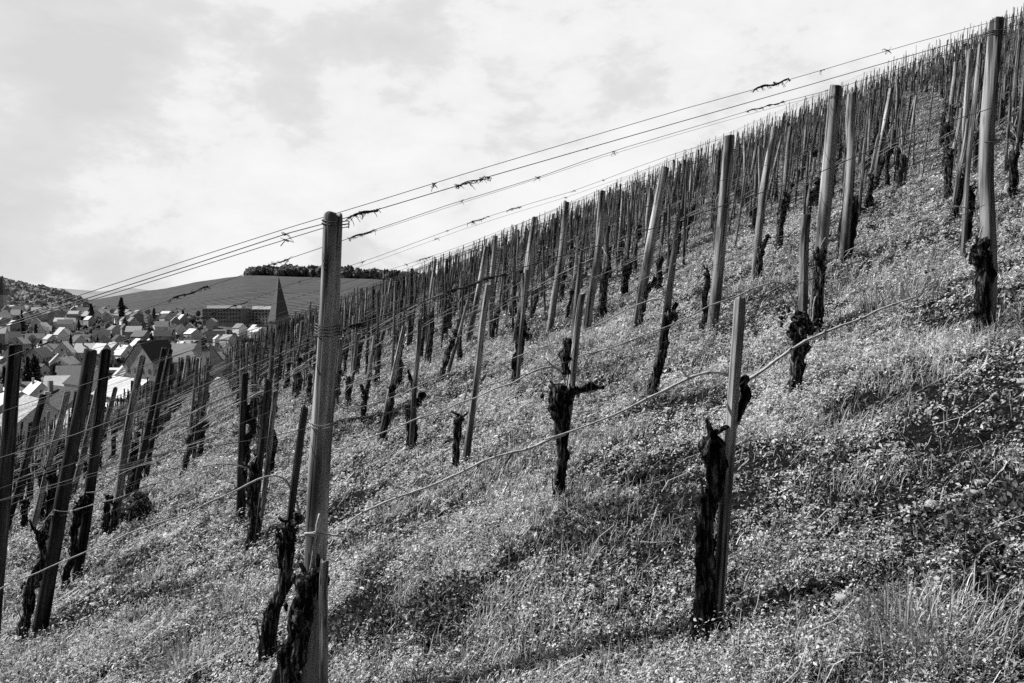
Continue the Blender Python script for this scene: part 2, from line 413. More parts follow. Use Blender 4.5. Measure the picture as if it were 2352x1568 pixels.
def make_leaves(n):
    x, y, r = sample_polar(n, 1.1, 66, -0.55)
    shade = shade_patch(x, y); keep = rng.random(n) < cover_density(x, y) * (1 - .55 * shade)
    x, y, r, shade = x[keep], y[keep], r[keep], shade[keep]; n = len(x)
    size = (0.0066 * (np.maximum(r, 2.2) / 3) ** 0.68) * (0.5 + rng.random(n) ** 2 * 1.3)
    hgt = (0.006 + 0.05 * np.clip(mound(x, y), 0, 1) ** 1.3) * rng.random(n) ** 0.6 * (1 + 0.02 * r)
    z = T(x, y) + hgt
    ca, sa = frames(n)
    tilt = rng.normal(0, 0.6, n); roll = rng.normal(0, 0.55, n)
    u = np.stack([ca * np.cos(tilt), sa * np.cos(tilt), np.sin(tilt)], -1)
    w = np.stack([-sa * np.cos(roll), ca * np.cos(roll), np.sin(roll)], -1)
    nn = np.cross(u, w)
    c = np.stack([x, y, z], -1); s = size[:, None]; asp = (0.35 + 0.4 * rng.random(n))[:, None]
    v0 = c - u * s; v1 = c - w * s * asp + nn * s * 0.22; v2 = c + u * s; v3 = c + w * s * asp + nn * s * 0.22
    V = np.stack([v0, v1, v2, v3], 1).reshape(-1, 3)
    b = np.arange(n)[:, None] * 4
    F = np.concatenate([b + [0, 1, 2], b + [0, 2, 3]], 1).reshape(-1, 3)
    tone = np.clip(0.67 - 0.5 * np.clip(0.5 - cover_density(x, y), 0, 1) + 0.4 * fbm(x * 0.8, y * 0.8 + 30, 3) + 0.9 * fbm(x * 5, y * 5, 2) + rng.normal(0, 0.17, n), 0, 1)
    return V, F, np.repeat(tone * (1 - .75 * shade), 4)
def leaf_quads(c, nrm, size, tone):
    n = len(c); k = rng.normal(0, 1, (n, 3)); u = np.cross(nrm, k); u /= np.linalg.norm(u, axis=1)[:, None] + 1e-9
    w = np.cross(nrm, u); s = size[:, None]; asp = (0.25 + 0.4 * rng.random(n))[:, None]
    V = np.stack([c - u * s, c - w * s * asp + nrm * s * .25, c + u * s, c + w * s * asp + nrm * s * .25], 1).reshape(-1, 3)
    b = np.arange(n)[:, None] * 4
    return V, np.concatenate([b + [0, 1, 2], b + [0, 2, 3]], 1).reshape(-1, 3), np.repeat(tone, 4)
def make_plants(n, per, feet):
    x, y, r = sample_polar(n, 1.1, 17, -0.35)
    k = rng.random(n) < np.clip(0.65 + 1.8 * fbm(x * 1.3 + 40, y * 1.3, 3) + 0.8 * fbm(x * 4, y * 4 + 9, 2), 0.12, 1)
    x, y, r = x[k], y[k], r[k]
    fx = np.repeat([f[0] for f in feet], 9) + rng.normal(0, .07, 9 * len(feet)); fy = np.repeat([f[1] for f in feet], 9) + rng.normal(0, .06, 9 * len(feet))
    x = np.concatenate([x, fx]); y = np.concatenate([y, fy]); r = np.hypot(x, y); n = len(x)
    R_ = (0.018 + 0.05 * rng.random(n) ** 2) * (np.maximum(r, 3) / 3) ** 0.35
    H_ = R_ * (0.5 + 1.3 * rng.random(n) ** 1.5)
    shade = shade_patch(x, y); kk = rng.random(n) > .75 * shade; x, y, r, R_, H_, shade = x[kk], y[kk], r[kk], R_[kk], H_[kk], shade[kk]; n = len(x)
    z = T(x, y); t0 = (1 - .7 * shade) * np.clip(0.70 + 0.35 * fbm(x * .8, y * .8 + 30, 3) + rng.normal(0, 0.26, n), 0, 1)
    ls = (0.0042 + 0.0055 * rng.random(n) ** 1.5) * (np.maximum(r, 2.4) / 3) ** 0.65
    i = np.repeat(np.arange(n), per); m = len(i)
    a = rng.random(m) * 2 * np.pi; el = np.arcsin(rng.random(m) ** .8); rr_ = rng.random(m) ** .35
    d = np.stack([np.cos(a) * np.cos(el), np.sin(a) * np.cos(el), np.sin(el)], -1)
    c = np.stack([x[i] + d[:, 0] * R_[i] * rr_, y[i] + d[:, 1] * R_[i] * rr_, z[i] + d[:, 2] * H_[i] * 1.4 * rr_ + .36 * d[:, 0] * R_[i] + .004], -1)
    nrm = d * .7 + rng.normal(0, .38, (m, 3)) + [-.3, 0, .5]; nrm /= np.linalg.norm(nrm, axis=1)[:, None]
    return leaf_quads(c, nrm, ls[i] * (.6 + .8 * rng.random(m)), np.clip(t0[i] + rng.normal(0, .12, m) - (1 - rr_) * .9 + .3 * d[:, 2] - .12, 0, 1))  # shading painted into the tone: darker inside each clump, lighter on top
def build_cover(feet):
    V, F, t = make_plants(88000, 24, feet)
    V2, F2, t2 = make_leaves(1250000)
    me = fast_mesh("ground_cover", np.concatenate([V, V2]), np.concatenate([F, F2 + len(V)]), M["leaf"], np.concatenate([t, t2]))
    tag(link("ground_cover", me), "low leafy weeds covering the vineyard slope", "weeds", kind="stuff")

def blades(x, y, z, L, W, lean, tone, dirang=None):
    n = len(x)
    a = rng.random(n) * 2 * np.pi if dirang is None else dirang
    d = np.stack([np.cos(a), np.sin(a), np.zeros(n)], -1); sd = np.stack([-np.sin(a), np.cos(a), np.zeros(n)], -1)
    c = np.stack([x, y, z], -1); up = np.array([0, 0, 1.0])
    L = L[:, None]; W = W[:, None]; ln = lean[:, None]
    p1 = c + up * L * 0.45 * np.cos(ln * .6) + d * L * 0.45 * np.sin(ln * 0.6)
    p2 = p1 + up * L * 0.35 * np.cos(ln * 1.2) + d * L * 0.35 * np.sin(ln * 1.2)
    p3 = p2 + up * L * 0.3 * np.cos(ln * 1.9) + d * L * 0.3 * np.sin(ln * 1.9)
    V = np.stack([c - sd * W, c + sd * W, p1 - sd * W * .9, p1 + sd * W * .9, p2 - sd * W * .6, p2 + sd * W * .6, p3], 1).reshape(-1, 3)
    b = np.arange(n)[:, None] * 7
    F = np.concatenate([b + q for q in ([0, 1, 3], [0, 3, 2], [2, 3, 5], [2, 5, 4], [4, 5, 6])], 1).reshape(-1, 3)
    return V, F, np.repeat(tone, 7)
def make_grass(n):
    x, y, r = sample_polar(n, 1.1, 66, -0.6)
    g = fbm(x * 0.8 + 9, y * 0.8 + 4, 3) + 0.7 * fbm(x * 3, y * 3, 2)
    k = rng.random(n) < np.clip(0.25 + 1.5 * g, 0.04, 1) * (1 - .6 * shade_patch(x, y))
    x, y, r = x[k], y[k], r[k]; n = len(x)
    sc_ = (np.maximum(r, 2.5) / 3) ** 0.5
    L = (0.04 + 0.09 * rng.random(n) ** 2) * sc_ ** 0.6
    W = 0.0011 * sc_ ** 1.6 * (0.6 + rng.random(n))
    return blades(x, y, T(x, y) - 0.005, L, W, rng.normal(0.75, 0.4, n), np.clip(0.5 + 0.4 * g[k] + rng.normal(0, 0.22, n), 0, 1))
V, F, t = make_grass(650000)
tag(link("grass", fast_mesh("grass", V, F, M["blade"], t)), "thin grass growing between the weeds on the slope", "grass", kind="stuff")
# straw and cut twigs lying about
def make_straw(n):
    x, y, r = sample_polar(n, 1.2, 30, -0.4)
    a = rng.normal(0.38, 1.0, n); L = (0.02 + 0.10 * rng.random(n) ** 3) * (r / 4) ** 0.3; W = 0.0011 * (np.maximum(r, 2.5) / 3) ** 0.7 * (0.5 + rng.random(n))
    d = np.stack([np.cos(a), np.sin(a)], -1); sd = np.stack([-d[:, 1], d[:, 0]], -1)
    lift = 0.025 + 0.07 * rng.random(n)
    V = []
    bend = rng.normal(0, 0.15, n)
    for tt, off in ((-1, 0), (0, 1), (1, 0)):
        px = x + d[:, 0] * L * tt + sd[:, 0] * bend * L * off; py = y + d[:, 1] * L * tt + sd[:, 1] * bend * L * off
        pz = T(px, py) + lift * (1 + 0.5 * tt * rng.random(n))
        V += [np.stack([px - sd[:, 0] * W, py - sd[:, 1] * W, pz], -1), np.stack([px + sd[:, 0] * W, py + sd[:, 1] * W, pz + W * 0.6], -1)]
    V = np.stack(V, 1).reshape(-1, 3); b = np.arange(n)[:, None] * 6
    F = np.concatenate([b + [0, 1, 3, 2], b + [2, 3, 5, 4]], 1).reshape(-1, 4)
    return V, F, np.repeat(np.clip(rng.normal(0.55, 0.3, n), 0, 1), 6)
V, F, t = make_straw(3800)
tag(link("straw_litter", fast_mesh("straw_litter", V, F, M["straw"], t)), "pale straw and cut twigs strewn over the weeds", "straw", kind="stuff")

# prominent tufts and weeds
def tuft(px, py, w, h, n, label, mat="blade", lean=0.55):
    b = ground(px, py)
    a = rng.random(n) * 2 * np.pi; q = rng.random(n) ** 0.6 * w * 0.5
    x = np.cos(a) * q; y = np.sin(a) * q
    L = h * (0.4 + 0.75 * rng.random(n)); W = np.full(n, 0.0016) * (0.6 + rng.random(n)) * max(1, b[1] / 3)
    z = T(b[0] + x, b[1] + y) - b[2] - 0.01
    V, F, t = blades(x, y, z, L, W, np.abs(rng.normal(lean, 0.3, n)), np.clip(rng.normal(0.5, 0.25, n), 0, 1), a + rng.normal(0, 0.7, n))
    tag(link("grass_tuft", fast_mesh("grass_tuft", V, F, M[mat], t), loc=b), label, "grass tuft", "tall tufts of grass on the slope")
tuft(2150, 1500, 0.42, 0.15, 700, "large spiky grass tuft at the bottom right of the slope")
tuft(2080, 1460, 0.25, 0.13, 260, "smaller grass tuft just up and left of the big one at bottom right")
tuft(430, 1535, 0.34, 0.17, 420, "wispy tall grass tuft at the bottom left before the tied vine")
tuft(560, 1390, 0.40, 0.14, 330, "feathery grass tuft between the leftmost stakes and the big post")
tuft(1730, 670, 0.9, 0.2, 240, "grass tuft in the lane below the middle posts")
tuft(2060, 700, 0.7, 0.22, 320, "grass tuft right of the knobbly short-staked vine")
tuft(1420, 1010, 0.5, 0.13, 240, "grass tuft between the burly vine and the short pale stake")
tuft(350, 1330, 0.5, 0.14, 280, "grass tuft at the foot of the dark left posts")

def weed(px, py, w, h, n, label):
    b = ground(px, py)
    a = rng.random(n) * 2 * np.pi; q = rng.random(n) ** 0.5 * w * 0.5; zz = rng.random(n) * h
    c = np.stack([np.cos(a) * q, np.sin(a) * q, zz * (1 - (q / w) ** 2 * 2) + 0.01], -1)
    c[:, 2] += T(b[0] + c[:, 0], b[1] + c[:, 1]) - b[2]
    s = (0.006 + 0.011 * rng.random(n))[:, None] * max(1, b[1] / 3.5)
    u = rng.normal(0, 1, (n, 3)); u /= np.linalg.norm(u, axis=1)[:, None]
    k = rng.normal(0, 1, (n, 3)); wv = np.cross(u, k); wv /= np.linalg.norm(wv, axis=1)[:, None]
    V = np.stack([c - u * s, c + wv * s * .5, c + u * s, c - wv * s * .5], 1).reshape(-1, 3)
    F = np.arange(n * 4).reshape(-1, 4)
    tag(link("weed_clump", fast_mesh("weed_clump", V, F, M["weed"], np.repeat(rng.random(n), 4)), loc=b), label, "weed clump", "dark weed clumps on the slope")
weed(1330, 1215, 0.5, 0.10, 900, "dark weed clump below the burly forked vine in the middle")
weed(1000, 1400, 0.35, 0.13, 700, "upright dark weed clump right of the big foreground post")
weed(820, 1450, 0.3, 0.12, 600, "shadowed weed clump at the foot of the big foreground post")
weed(1600, 1240, 0.3, 0.08, 350, "weed clump left of the short pale stake's vine")
weed(2300, 1210, 0.35, 0.10, 600, "weed clump near the right edge under the tallest right post")
weed(310, 1195, 0.35, 0.32, 900, "bushy dark weed clump leaning on the left trunks")
weed(1790, 1400, 0.3, 0.06, 420, "flat weed clump right of the short pale stake's foot")

# pale stones and clods
def stone(px, py, w, label, seed):
    b = ground(px, py); r = w / FPX * b[1] / 2
    mb = MB(); mb.blob((0, 0, r * 0.5), (r, r * 0.8, r * 0.6), seed, 0.5, 10, 8)
    tag(mb.build("stone", M["stone"], None, b), label, "stone", "pale stones lying on the slope")
for i, (x, y, w, lb) in enumerate([
    (1642, 1463, 40, "pale stone at the foot of the short pale stake's vine"),
    (1898, 1492, 42, "flat pale stone between the short stake and the big grass tuft"),
    (2140, 1170, 34, "pale stone high in the weeds below the right-hand post"),
    (2236, 1145, 30, "pale stone left of the small triangular one near the right edge"),
    (2262, 1118, 26, "small triangular stone near the right edge of the slope"),
    (1935, 1395, 40, "long pale stone in the dark patch right of the short stake"),
    (2355, 885, 30, "pale stone beside the straw in the upper right of the slope"),
    (810, 1357, 34, "pale flat stone just right of the big foreground post")]):
    stone(x, y, w, lb, i + 1)
# ------------------------------------------------------------------ posts and stakes (unit height variants)
def post_mesh(seed, r, dark=False, seg=18):
    mb = MB()
    z = np.concatenate([np.linspace(-0.06, 0.97, 22), [0.982, 0.988, 0.99]])
    off = np.stack([1.1 * fbm(z * 1.6 + seed, z * 0 + seed, 2), 1.1 * fbm(z * 1.6 + seed * 5, z * 0, 2)], -1)
    rad = 1.06 - 0.14 * z; rad[-2] *= 0.93; rad[-1] *= 0.72
    mb.pole(z, rad, off, seg, 0.10, seed, 0.016)
    return mb.mesh("wood_pole", M["postdark"] if dark else M["post"], True)
POSTS = [post_mesh(i + 1, 1.0) for i in range(5)]
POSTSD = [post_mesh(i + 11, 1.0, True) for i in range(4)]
def stake_mesh(seed, mat):
    mb = MB(); z = np.array([-0.06, 0.1, 0.22, 0.35, 0.46, 0.58, 0.7, 0.8, 0.9, 0.985, 0.99, 0.992])
    off = np.stack([1.6 * vnoise(z * 2.3 + seed, z * 0 + seed), 1.6 * vnoise(z * 2.3 + seed * 5, z * 0 + 3)], -1)
    rad = 1.05 - 0.12 * z; rad[-2] *= 0.95; rad[-1] *= 0.7
    mb.pole(z, rad, off, 8, 0.16, seed, 0.02)
    return mb.mesh("stake_wood", mat, False)
STAKES = [stake_mesh(i + 21, M["stake"]) for i in range(6)]
STAKESD = [stake_mesh(i + 31, M["postdark"]) for i in range(4)]
def put_pole(name, me, base, top, r, label, cat, group, parent=None):
    o = link(name, me, parent)
    o.matrix_world = lean_matrix(base, top, r, random.random() * 6.28)
    return tag(o, label, cat, group)
GP, GS, GV, GW = "round posts of the trellis rows", "wooden stakes tied to the vines", "grapevines on the slope", "trellis wires stretched along the rows"
def tie_mesh(name, parent, centre, r, axis, mat="tie", wob=0.004, turns=1.6):
    mb = MB(); t = np.linspace(0, turns * 2 * math.pi, int(18 * turns))
    p = np.stack([np.cos(t) * (r * 1.16 + 0.003), np.sin(t) * (r * 1.16 + 0.003), wob * np.sin(t * 2.3) + t * 0.0012], -1)
    q = Vector((0, 0, 1)).rotation_difference(Vector(axis).normalized()).to_matrix()
    p = np.array([q @ Vector(v) for v in p]) + centre
    mb.tube(p, 0.0021, 6)
    o = link(name, mb.mesh(name, M[mat])); o.parent = parent
    if parent is not None:
        bpy.context.view_layer.update(); o.matrix_parent_inverse = parent.matrix_world.inverted()
    return o

HP = {}; FEET = []
def hpost(key, bx, by, tx, ty, w, label, dark=False, d=None, cat="post"):
    b = ground(bx, by)
    if d: b = at_depth(bx, by, d); b[2] = min(b[2], Tz(b[0], b[1]))
    t = at_depth(tx, ty, b[1]); r = w * 1.08 / FPX * b[1] / 2
    o = put_pole("trellis_post", random.choice(POSTSD if dark else POSTS), b, t, r, label, cat, GP)
    HP[key] = (b, t, r, o); FEET.append(b); return o
def hstake(key, bx, by, tx, ty, w, label, dark=False, d=None):
    b = ground(bx, by) if d is None else None
    if d:
        b = at_depth(bx, by, d); b[2] = Tz(b[0], b[1])
    t = at_depth(tx, ty, b[1]); r = w / FPX * b[1] / 2
    o = put_pole("vine_stake", random.choice(STAKESD if dark else STAKES), b, t, r, label, "stake", GS)
    HP[key] = (b, t, r, o); FEET.append(b); return o

hpost("M", 697, 1650, 773, 478, 46, "thick weathered post in the foreground, tallest in the picture, standing against the sky")
hpost("R0", 2258, 763, 2290, 40, 30, "tall pale post at the right edge with a dark vine at its foot")
hpost("R1", 1880, 757, 1921, 192, 26, "sunlit post behind the knobbly short-staked vine")
hpost("R2", 1628, 768, 1676, 305, 23, "post with its top just under the skyline, third of the right-hand line")
hpost("R3", 1465, 760, 1528, 380, 19, "leaning slim post left of the third right-hand post")
hpost("R4", 1347, 765, 1383, 435, 16, "slim post behind the short pale-topped stake in the middle")
hpost("R5", 1262, 768, 1304, 460, 14, "slim post just left of the middle short stake, below the skyline")
hpost("R6", 1183, 790, 1225, 515, 13, "slim post reaching the skyline left of centre")
hpost("R7", 1076, 792, 1117, 562, 12, "thin post where the rows crowd together left of centre")
hpost("X1", 1938, 606, 1960, 209, 18, "greyish post right beside the sunlit one")
hpost("X2", 1730, 650, 1779, 288, 15, "slender post between the third right-hand post and the sunlit one")
hpost("X3", 2012, 420, 2050, 200, 10, "thin pale post high on the right, left of the bare lane")
hpost("X4", 2180, 330, 2194, 140, 9, "thin post left of the tall right-edge post near the hilltop")
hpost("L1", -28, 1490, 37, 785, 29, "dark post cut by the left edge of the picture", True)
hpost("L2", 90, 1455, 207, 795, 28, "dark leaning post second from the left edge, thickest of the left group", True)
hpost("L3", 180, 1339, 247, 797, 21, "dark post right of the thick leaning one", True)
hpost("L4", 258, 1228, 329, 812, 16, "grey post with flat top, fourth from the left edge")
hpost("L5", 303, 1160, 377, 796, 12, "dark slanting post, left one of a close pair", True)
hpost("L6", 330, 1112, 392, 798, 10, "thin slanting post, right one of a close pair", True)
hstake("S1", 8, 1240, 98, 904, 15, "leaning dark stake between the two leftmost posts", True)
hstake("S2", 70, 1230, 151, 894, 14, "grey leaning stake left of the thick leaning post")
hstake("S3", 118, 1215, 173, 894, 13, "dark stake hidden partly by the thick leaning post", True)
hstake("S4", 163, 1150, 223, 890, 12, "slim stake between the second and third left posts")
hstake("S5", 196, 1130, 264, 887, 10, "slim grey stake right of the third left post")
hstake("Sa", 625, 1512, 704, 930, 19, "dark stake close left of the thick foreground post", True)
hstake("Sb", 735, 1640, 750, 1282, 21, "short pale split stake close right of the thick foreground post", d=2.86)
hstake("Sc", 549, 1205, 567, 852, 15, "dark stake left of the three clustered stakes", True)
hstake("Sd", 577, 1272, 612, 868, 15, "dark stake in the middle of the three clustered stakes", True)
hstake("Se", 596, 1238, 637, 893, 13, "pale stake at the right of the three clustered stakes")
hstake("C1", 772, 942, 789, 770, 8, "small stake just right of the thick foreground post")
hstake("C2", 800, 939, 826, 764, 9, "small stake second to the right of the thick foreground post")
hstake("C3", 832, 972, 861, 768, 8, "small stake behind a forked vine")
hstake("C4", 870, 1020, 932, 747, 11, "slanting stake tied to a slanting vine left of centre")
hstake("C5", 942, 1045, 961, 730, 12, "flat-topped stake rising behind a knobbed vine")
hstake("C6", 1060, 1080, 1124, 648, 16, "long smooth stake left of the burly forked vine")
hstake("C7", 1024, 876, 1078, 688, 8, "slanting stake of a slanting pair left of centre")
hstake("C9", 1186, 893, 1208, 617, 10, "upright stake with the vine wound at half height")
hstake("C9b", 1200, 850, 1200, 625, 8, "thin stake just behind the upright one with the wound vine")
hstake("C10", 1284, 1128, 1343, 668, 18, "stake grown into the burly forked vine")
hstake("C10b", 1300, 880, 1330, 600, 14, "stake behind the burly forked vine, with flat pale top")
hstake("C11", 1530, 740, 1567, 478, 9, "thin stake above a dark slanting vine right of centre")
hstake("C11b", 1497, 916, 1555, 545, 10, "stake that the dark slanting vine right of centre follows")
hstake("C13", 1646, 1446, 1705, 681, 27, "short pale stake with two wire ties in the right foreground")
hstake("C14", 1832, 890, 1858, 490, 21, "short thick stake with sawn top above a knobbly vine")
hstake("C15", 1714, 480, 1739, 320, 8, "thin stake between the slender post and the third right-hand post")
hstake("C16", 1786, 582, 1820, 289, 9, "thin stake right of the slender post")
hstake("C17", 1840, 430, 1853, 286, 6, "thin upright stake left of the sunlit post")
hstake("C18", 1850, 500, 1869, 361, 7, "short thin stake immediately left of the sunlit post")
hstake("C19", 1968, 505, 1989, 316, 8, "thin stake right of the greyish post")
hstake("C20", 1985, 490, 2022, 309, 8, "slanting thin stake with a stout vine at its foot")
hstake("C21", 2176, 455, 2204, 247, 8, "thin stake above a stout vine beyond the lane")
hstake("C22", 2185, 512, 2222, 270, 11, "stake left of the pale straight one near the right edge")
hstake("C23", 2208, 600, 2254, 94, 12, "straight pale stake beside the tall right-edge post")
hstake("C24", 2322, 300, 2346, 82, 9, "stake right of the tall right-edge post")
hstake("C25", 2300, 290, 2310, 170, 6, "thin stake in the gap right of the tall right-edge post")
hstake("C26", 2340, 330, 2352, 150, 9, "stake cut by the right edge of the picture")
hstake("C27", 2090, 300, 2107, 190, 6, "small stake high on the slope left of the bare lane")

# ------------------------------------------------------------------ vines by hand
def cane_points(pts):
    pts = np.asarray(pts, float); n = len(pts)
    if n < 3: return pts
    t = np.concatenate([[0], np.cumsum(np.linalg.norm(np.diff(pts, axis=0), axis=1))]); tt = np.linspace(0, t[-1], max(12, int(t[-1] / 0.04)))
    out = np.stack([np.interp(tt, t, pts[:, k]) for k in range(3)], -1)
    ker = np.array([1, 2, 3, 2, 1]) / 9.0
    if len(out) > 8:
        for k in range(3):
            p = np.pad(out[:, k], 2, mode="reflect", reflect_type="odd"); out[:, k] = np.convolve(p, ker, "valid")
    return out
def add_cane(mb, pts, r0, r1, seed=0, seg=6):
    p = cane_points(pts); n = len(p)
    u = np.linspace(0, 1, n); rad = r0 + (r1 - r0) * u
    cum = np.concatenate([[0], np.cumsum(np.linalg.norm(np.diff(p, axis=0), axis=1))])
    node = np.abs(((cum + seed * 0.03) % 0.085) - 0.0425) < 0.012
    rad = rad * (1 + 0.45 * node)
    p = p + 0.0055 * np.stack([vnoise(cum * 9 + seed, cum * 0), vnoise(cum * 9, cum * 0 + seed), vnoise(cum * 9 + 7, cum * 0 + seed)], -1) * 2
    mb.tube(p, rad, seg, seed=seed)
    if seg >= 6:
        rr = random.Random(int(seed * 10)); hit = [i for i in range(2, n - 2) if node[i] and not node[i - 1]]
        for q, i in enumerate(hit):
            t_ = p[i + 1] - p[i]; t_ /= np.linalg.norm(t_) + 1e-9
            up = np.array([rr.uniform(-.3, .3), rr.uniform(-.6, .2), (1 if q % 2 else -1)]) + t_ * 1.2
            L_ = rr.uniform(.006, .016) if rr.random() < .85 else rr.uniform(.03, .08)
            mb.tube([p[i], p[i] + up * L_ * .5, p[i] + up * L_], [rad[i] * .8, rad[i] * .55, rad[i] * .15], 5)
def hvine(label, trunk, canes=(), knobs=(), arms=(), base=None, d=None, csize=1.0):
    """trunk: [(px,py,w)...] from the base up, canes: lists of px points lying in the row's plane"""
    b = ground(trunk[0][0], trunk[0][1])
    if d:
        b = at_depth(trunk[0][0], trunk[0][1], d); b[2] = Tz(b[0], b[1])
    dd = b[1]
    FEET.append(b); root = empty("grapevine", b, label, "grapevine", GV)
    s = random.random() * 50
    pts = np.array([at_depth(x, y, dd) for x, y, w in trunk]) - b
    w = 0.8 * np.array([q[2] for q in trunk]) / FPX * dd / 2
    w[0] *= 1.25
    pts[0] = (0, 0, -0.08)
    L = np.concatenate([[0], np.cumsum(np.linalg.norm(np.diff(pts, axis=0), axis=1))])
    tt = np.linspace(0, L[-1], max(16, int(L[-1] / 0.018)))
    P = np.stack([np.interp(tt, L, pts[:, k]) for k in range(3)], -1)
    P[:, 1] += 0.03 * vnoise(tt * 4 + s, tt * 0); P[:, 0] += 0.035 * vnoise(tt * 7 + s, tt * 0 + 2)
    mb = MB(); Rr = np.interp(tt, L, w); Rr[-1] *= 0.55; Rr[-2] *= 0.85
    mb.tube(P, Rr, 20, amp=0.36, ridge=0.3, seed=s, freq=13)
    for kx, ky, kr in knobs:
        c = at_depth(kx, ky, dd - 0.01) - b; mb.blob(c, kr * .74 / FPX * dd / 2 * np.ones(3), random.random() * 30, 0.65, 16, 13)
    for _ in range(5 + len(knobs) * 4):
        if knobs and random.random() < .7:
            kx, ky, kr = random.choice(knobs); c = at_depth(kx + random.gauss(0, kr * .36), ky + random.gauss(0, kr * .3), dd - random.uniform(-.02, .03)) - b; rk = kr * random.uniform(.14, .3)
        else:
            i_ = random.randrange(3, len(P)); c = P[i_] + np.array([random.choice((-1, 1)) * Rr[i_] * .8, -Rr[i_] * .3, 0]); rk = Rr[i_] * 2 * FPX / dd * random.uniform(.15, .35)
        mb.blob(c, rk / FPX * dd / 2 * np.array([1, 1, random.uniform(.8, 2)]), random.random() * 30, 0.6, 7, 6)
    if w[0] > 0.02:
        for q in range(random.randint(3, 5)):          # pruning stubs on the head, peeling bark strips below
            a_ = random.uniform(-2.6, 2.6); l_ = random.uniform(.035, .08); p0 = P[-random.randint(1, 5)]
            mb.tube([p0, p0 + [math.sin(a_) * l_ * .6, -.012, l_ * .35], p0 + [math.sin(a_) * l_, -.01, l_ * random.uniform(.4, 1.2)]], [.012, .009, .007], 7, amp=.3, seed=q)
        for q in range(9):
            i_ = random.randrange(2, len(P) - 6); sd_ = random.choice((-1, 1)) * random.uniform(.7, 1.05); l_ = random.uniform(.04, .12)
            p0 = P[i_] + [sd_ * Rr[i_], -Rr[i_] * .35, 0]
            mb.tube([p0, p0 + [sd_ * .006, -.006, l_ * .5], p0 + [sd_ * random.uniform(.0, .02), -.004, l_]], [.0045, .004, .0015], 5, amp=.3, seed=q)
    mb.build("trunk", M["bark"], root)
    for a in arms:
        q = np.array([at_depth(x, y, dd) for x, y, w in a]) - b; ww = np.array([w for x, y, w in a]) / FPX * dd / 2
        L = np.linspace(0, 1, len(q)); tt = np.linspace(0, 1, 14)
        q = np.stack([np.interp(tt, L, q[:, k]) for k in range(3)], -1)
        m2 = MB(); m2.tube(q, np.interp(tt, L, ww), 10, amp=0.5, ridge=0.25, seed=s + 4, freq=14); m2.build("arm", M["bark"], root)
    for i, cn in enumerate(canes):
        q = [on_row(x, y, b) - b for x, y in cn]
        m2 = MB(); k = csize; add_cane(m2, q, 0.0046 * k, 0.0026 * k, seed=i + s); m2.build("cane", M["cane"], root)
    return root

hvine("thick black vine against the foot of the tall foreground post",
      [(662, 1640, 62), (670, 1540, 66), (684, 1450, 54), (704, 1370, 50), (714, 1325, 40)],
      canes=[], knobs=[(712, 1335, 62), (690, 1420, 60), (735, 1345, 34)], d=2.96)
hvine("dark knotty vine beside the foreground post, its long pale cane arching far left",
      [(606, 1524, 40), (618, 1440, 38), (635, 1370, 36), (652, 1310, 34), (660, 1250, 40), (668, 1200, 30)],
      canes=[[(690, 1180), (684, 1150), (666, 1110), (650, 1090), (634, 1084), (610, 1090), (556, 1119), (463, 1164), (377, 1198), (285, 1232), (233, 1249), (137, 1294), (79, 1321), (14, 1340), (-30, 1375)]],
      knobs=[(682, 1188, 26), (648, 1248, 34), (662, 1215, 36)], arms=[[(648, 1240, 26), (636, 1225, 12)], [(672, 1205, 18), (692, 1186, 12)]])
hvine("black vine inside the cluster of three stakes with a cane arching left",
      [(573, 1274, 22), (580, 1200, 26), (584, 1130, 28), (580, 1080, 24), (575, 1060, 16)],
      canes=[[(566, 1075), (549, 1069), (504, 1062), (480, 1066), (419, 1092), (350, 1111), (319, 1122), (268, 1147), (192, 1164), (154, 1178), (123, 1170)],
             [(560, 1080), (585, 1050), (600, 1045)]],
      knobs=[(585, 1085, 30)])
hvine("black vine against the leftmost of the three clustered stakes", [(550, 1203, 14), (556, 1120, 18), (560, 1060, 20), (574, 980, 18), (566, 930, 12)],
      canes=[[(572, 1000), (560, 990), (540, 985), (440, 1020), (350, 1062), (260, 1085)]], knobs=[(572, 965, 24)])
hvine("black vine with curled arms at the foot of the thick leaning left post",
      [(52, 1478, 18), (62, 1390, 22), (76, 1335, 26), (100, 1280, 16), (98, 1240, 14), (96, 1222, 20)],
      canes=[[(96, 1215), (100, 1200), (110, 1188), (122, 1172)]], knobs=[(72, 1345, 28), (96, 1226, 26)], arms=[[(96, 1226, 12), (80, 1222, 8)], [(100, 1240, 10), (110, 1232, 8)]])
hvine("black vine with knobbed head before the third left post",
      [(148, 1359, 18), (160, 1290, 20), (172, 1215, 18), (184, 1180, 26), (192, 1140, 16)],
      canes=[[(192, 1130), (205, 1127), (223, 1135), (260, 1100), (276, 1088), (300, 1077), (345, 1060), (430, 1030), (520, 1000)]], knobs=[(187, 1172, 32)], arms=[[(187, 1165, 14), (200, 1140, 10)]])
hvine("dark vine left of the fourth left post", [(240, 1239, 15), (246, 1180, 17), (252, 1140, 12)], canes=[[(256, 1140), (264, 1120), (272, 1100)]], knobs=[(252, 1145, 20)])
hvine("dark vine right of the fourth left post", [(256, 1236, 14), (262, 1180, 14), (262, 1150, 10)])
hvine("thick dark vine by the slanting pair of left posts", [(290, 1160, 26), (308, 1100, 26), (322, 1060, 18)], canes=[[(320, 1062), (335, 1040), (380, 1030), (420, 1000), (480, 985)]], knobs=[(318, 1072, 30)])
hvine("small dark vine left of the thick leaning post", [(52, 1229, 13), (58, 1174, 15), (60, 1150, 10)], knobs=[(60, 1155, 18)])
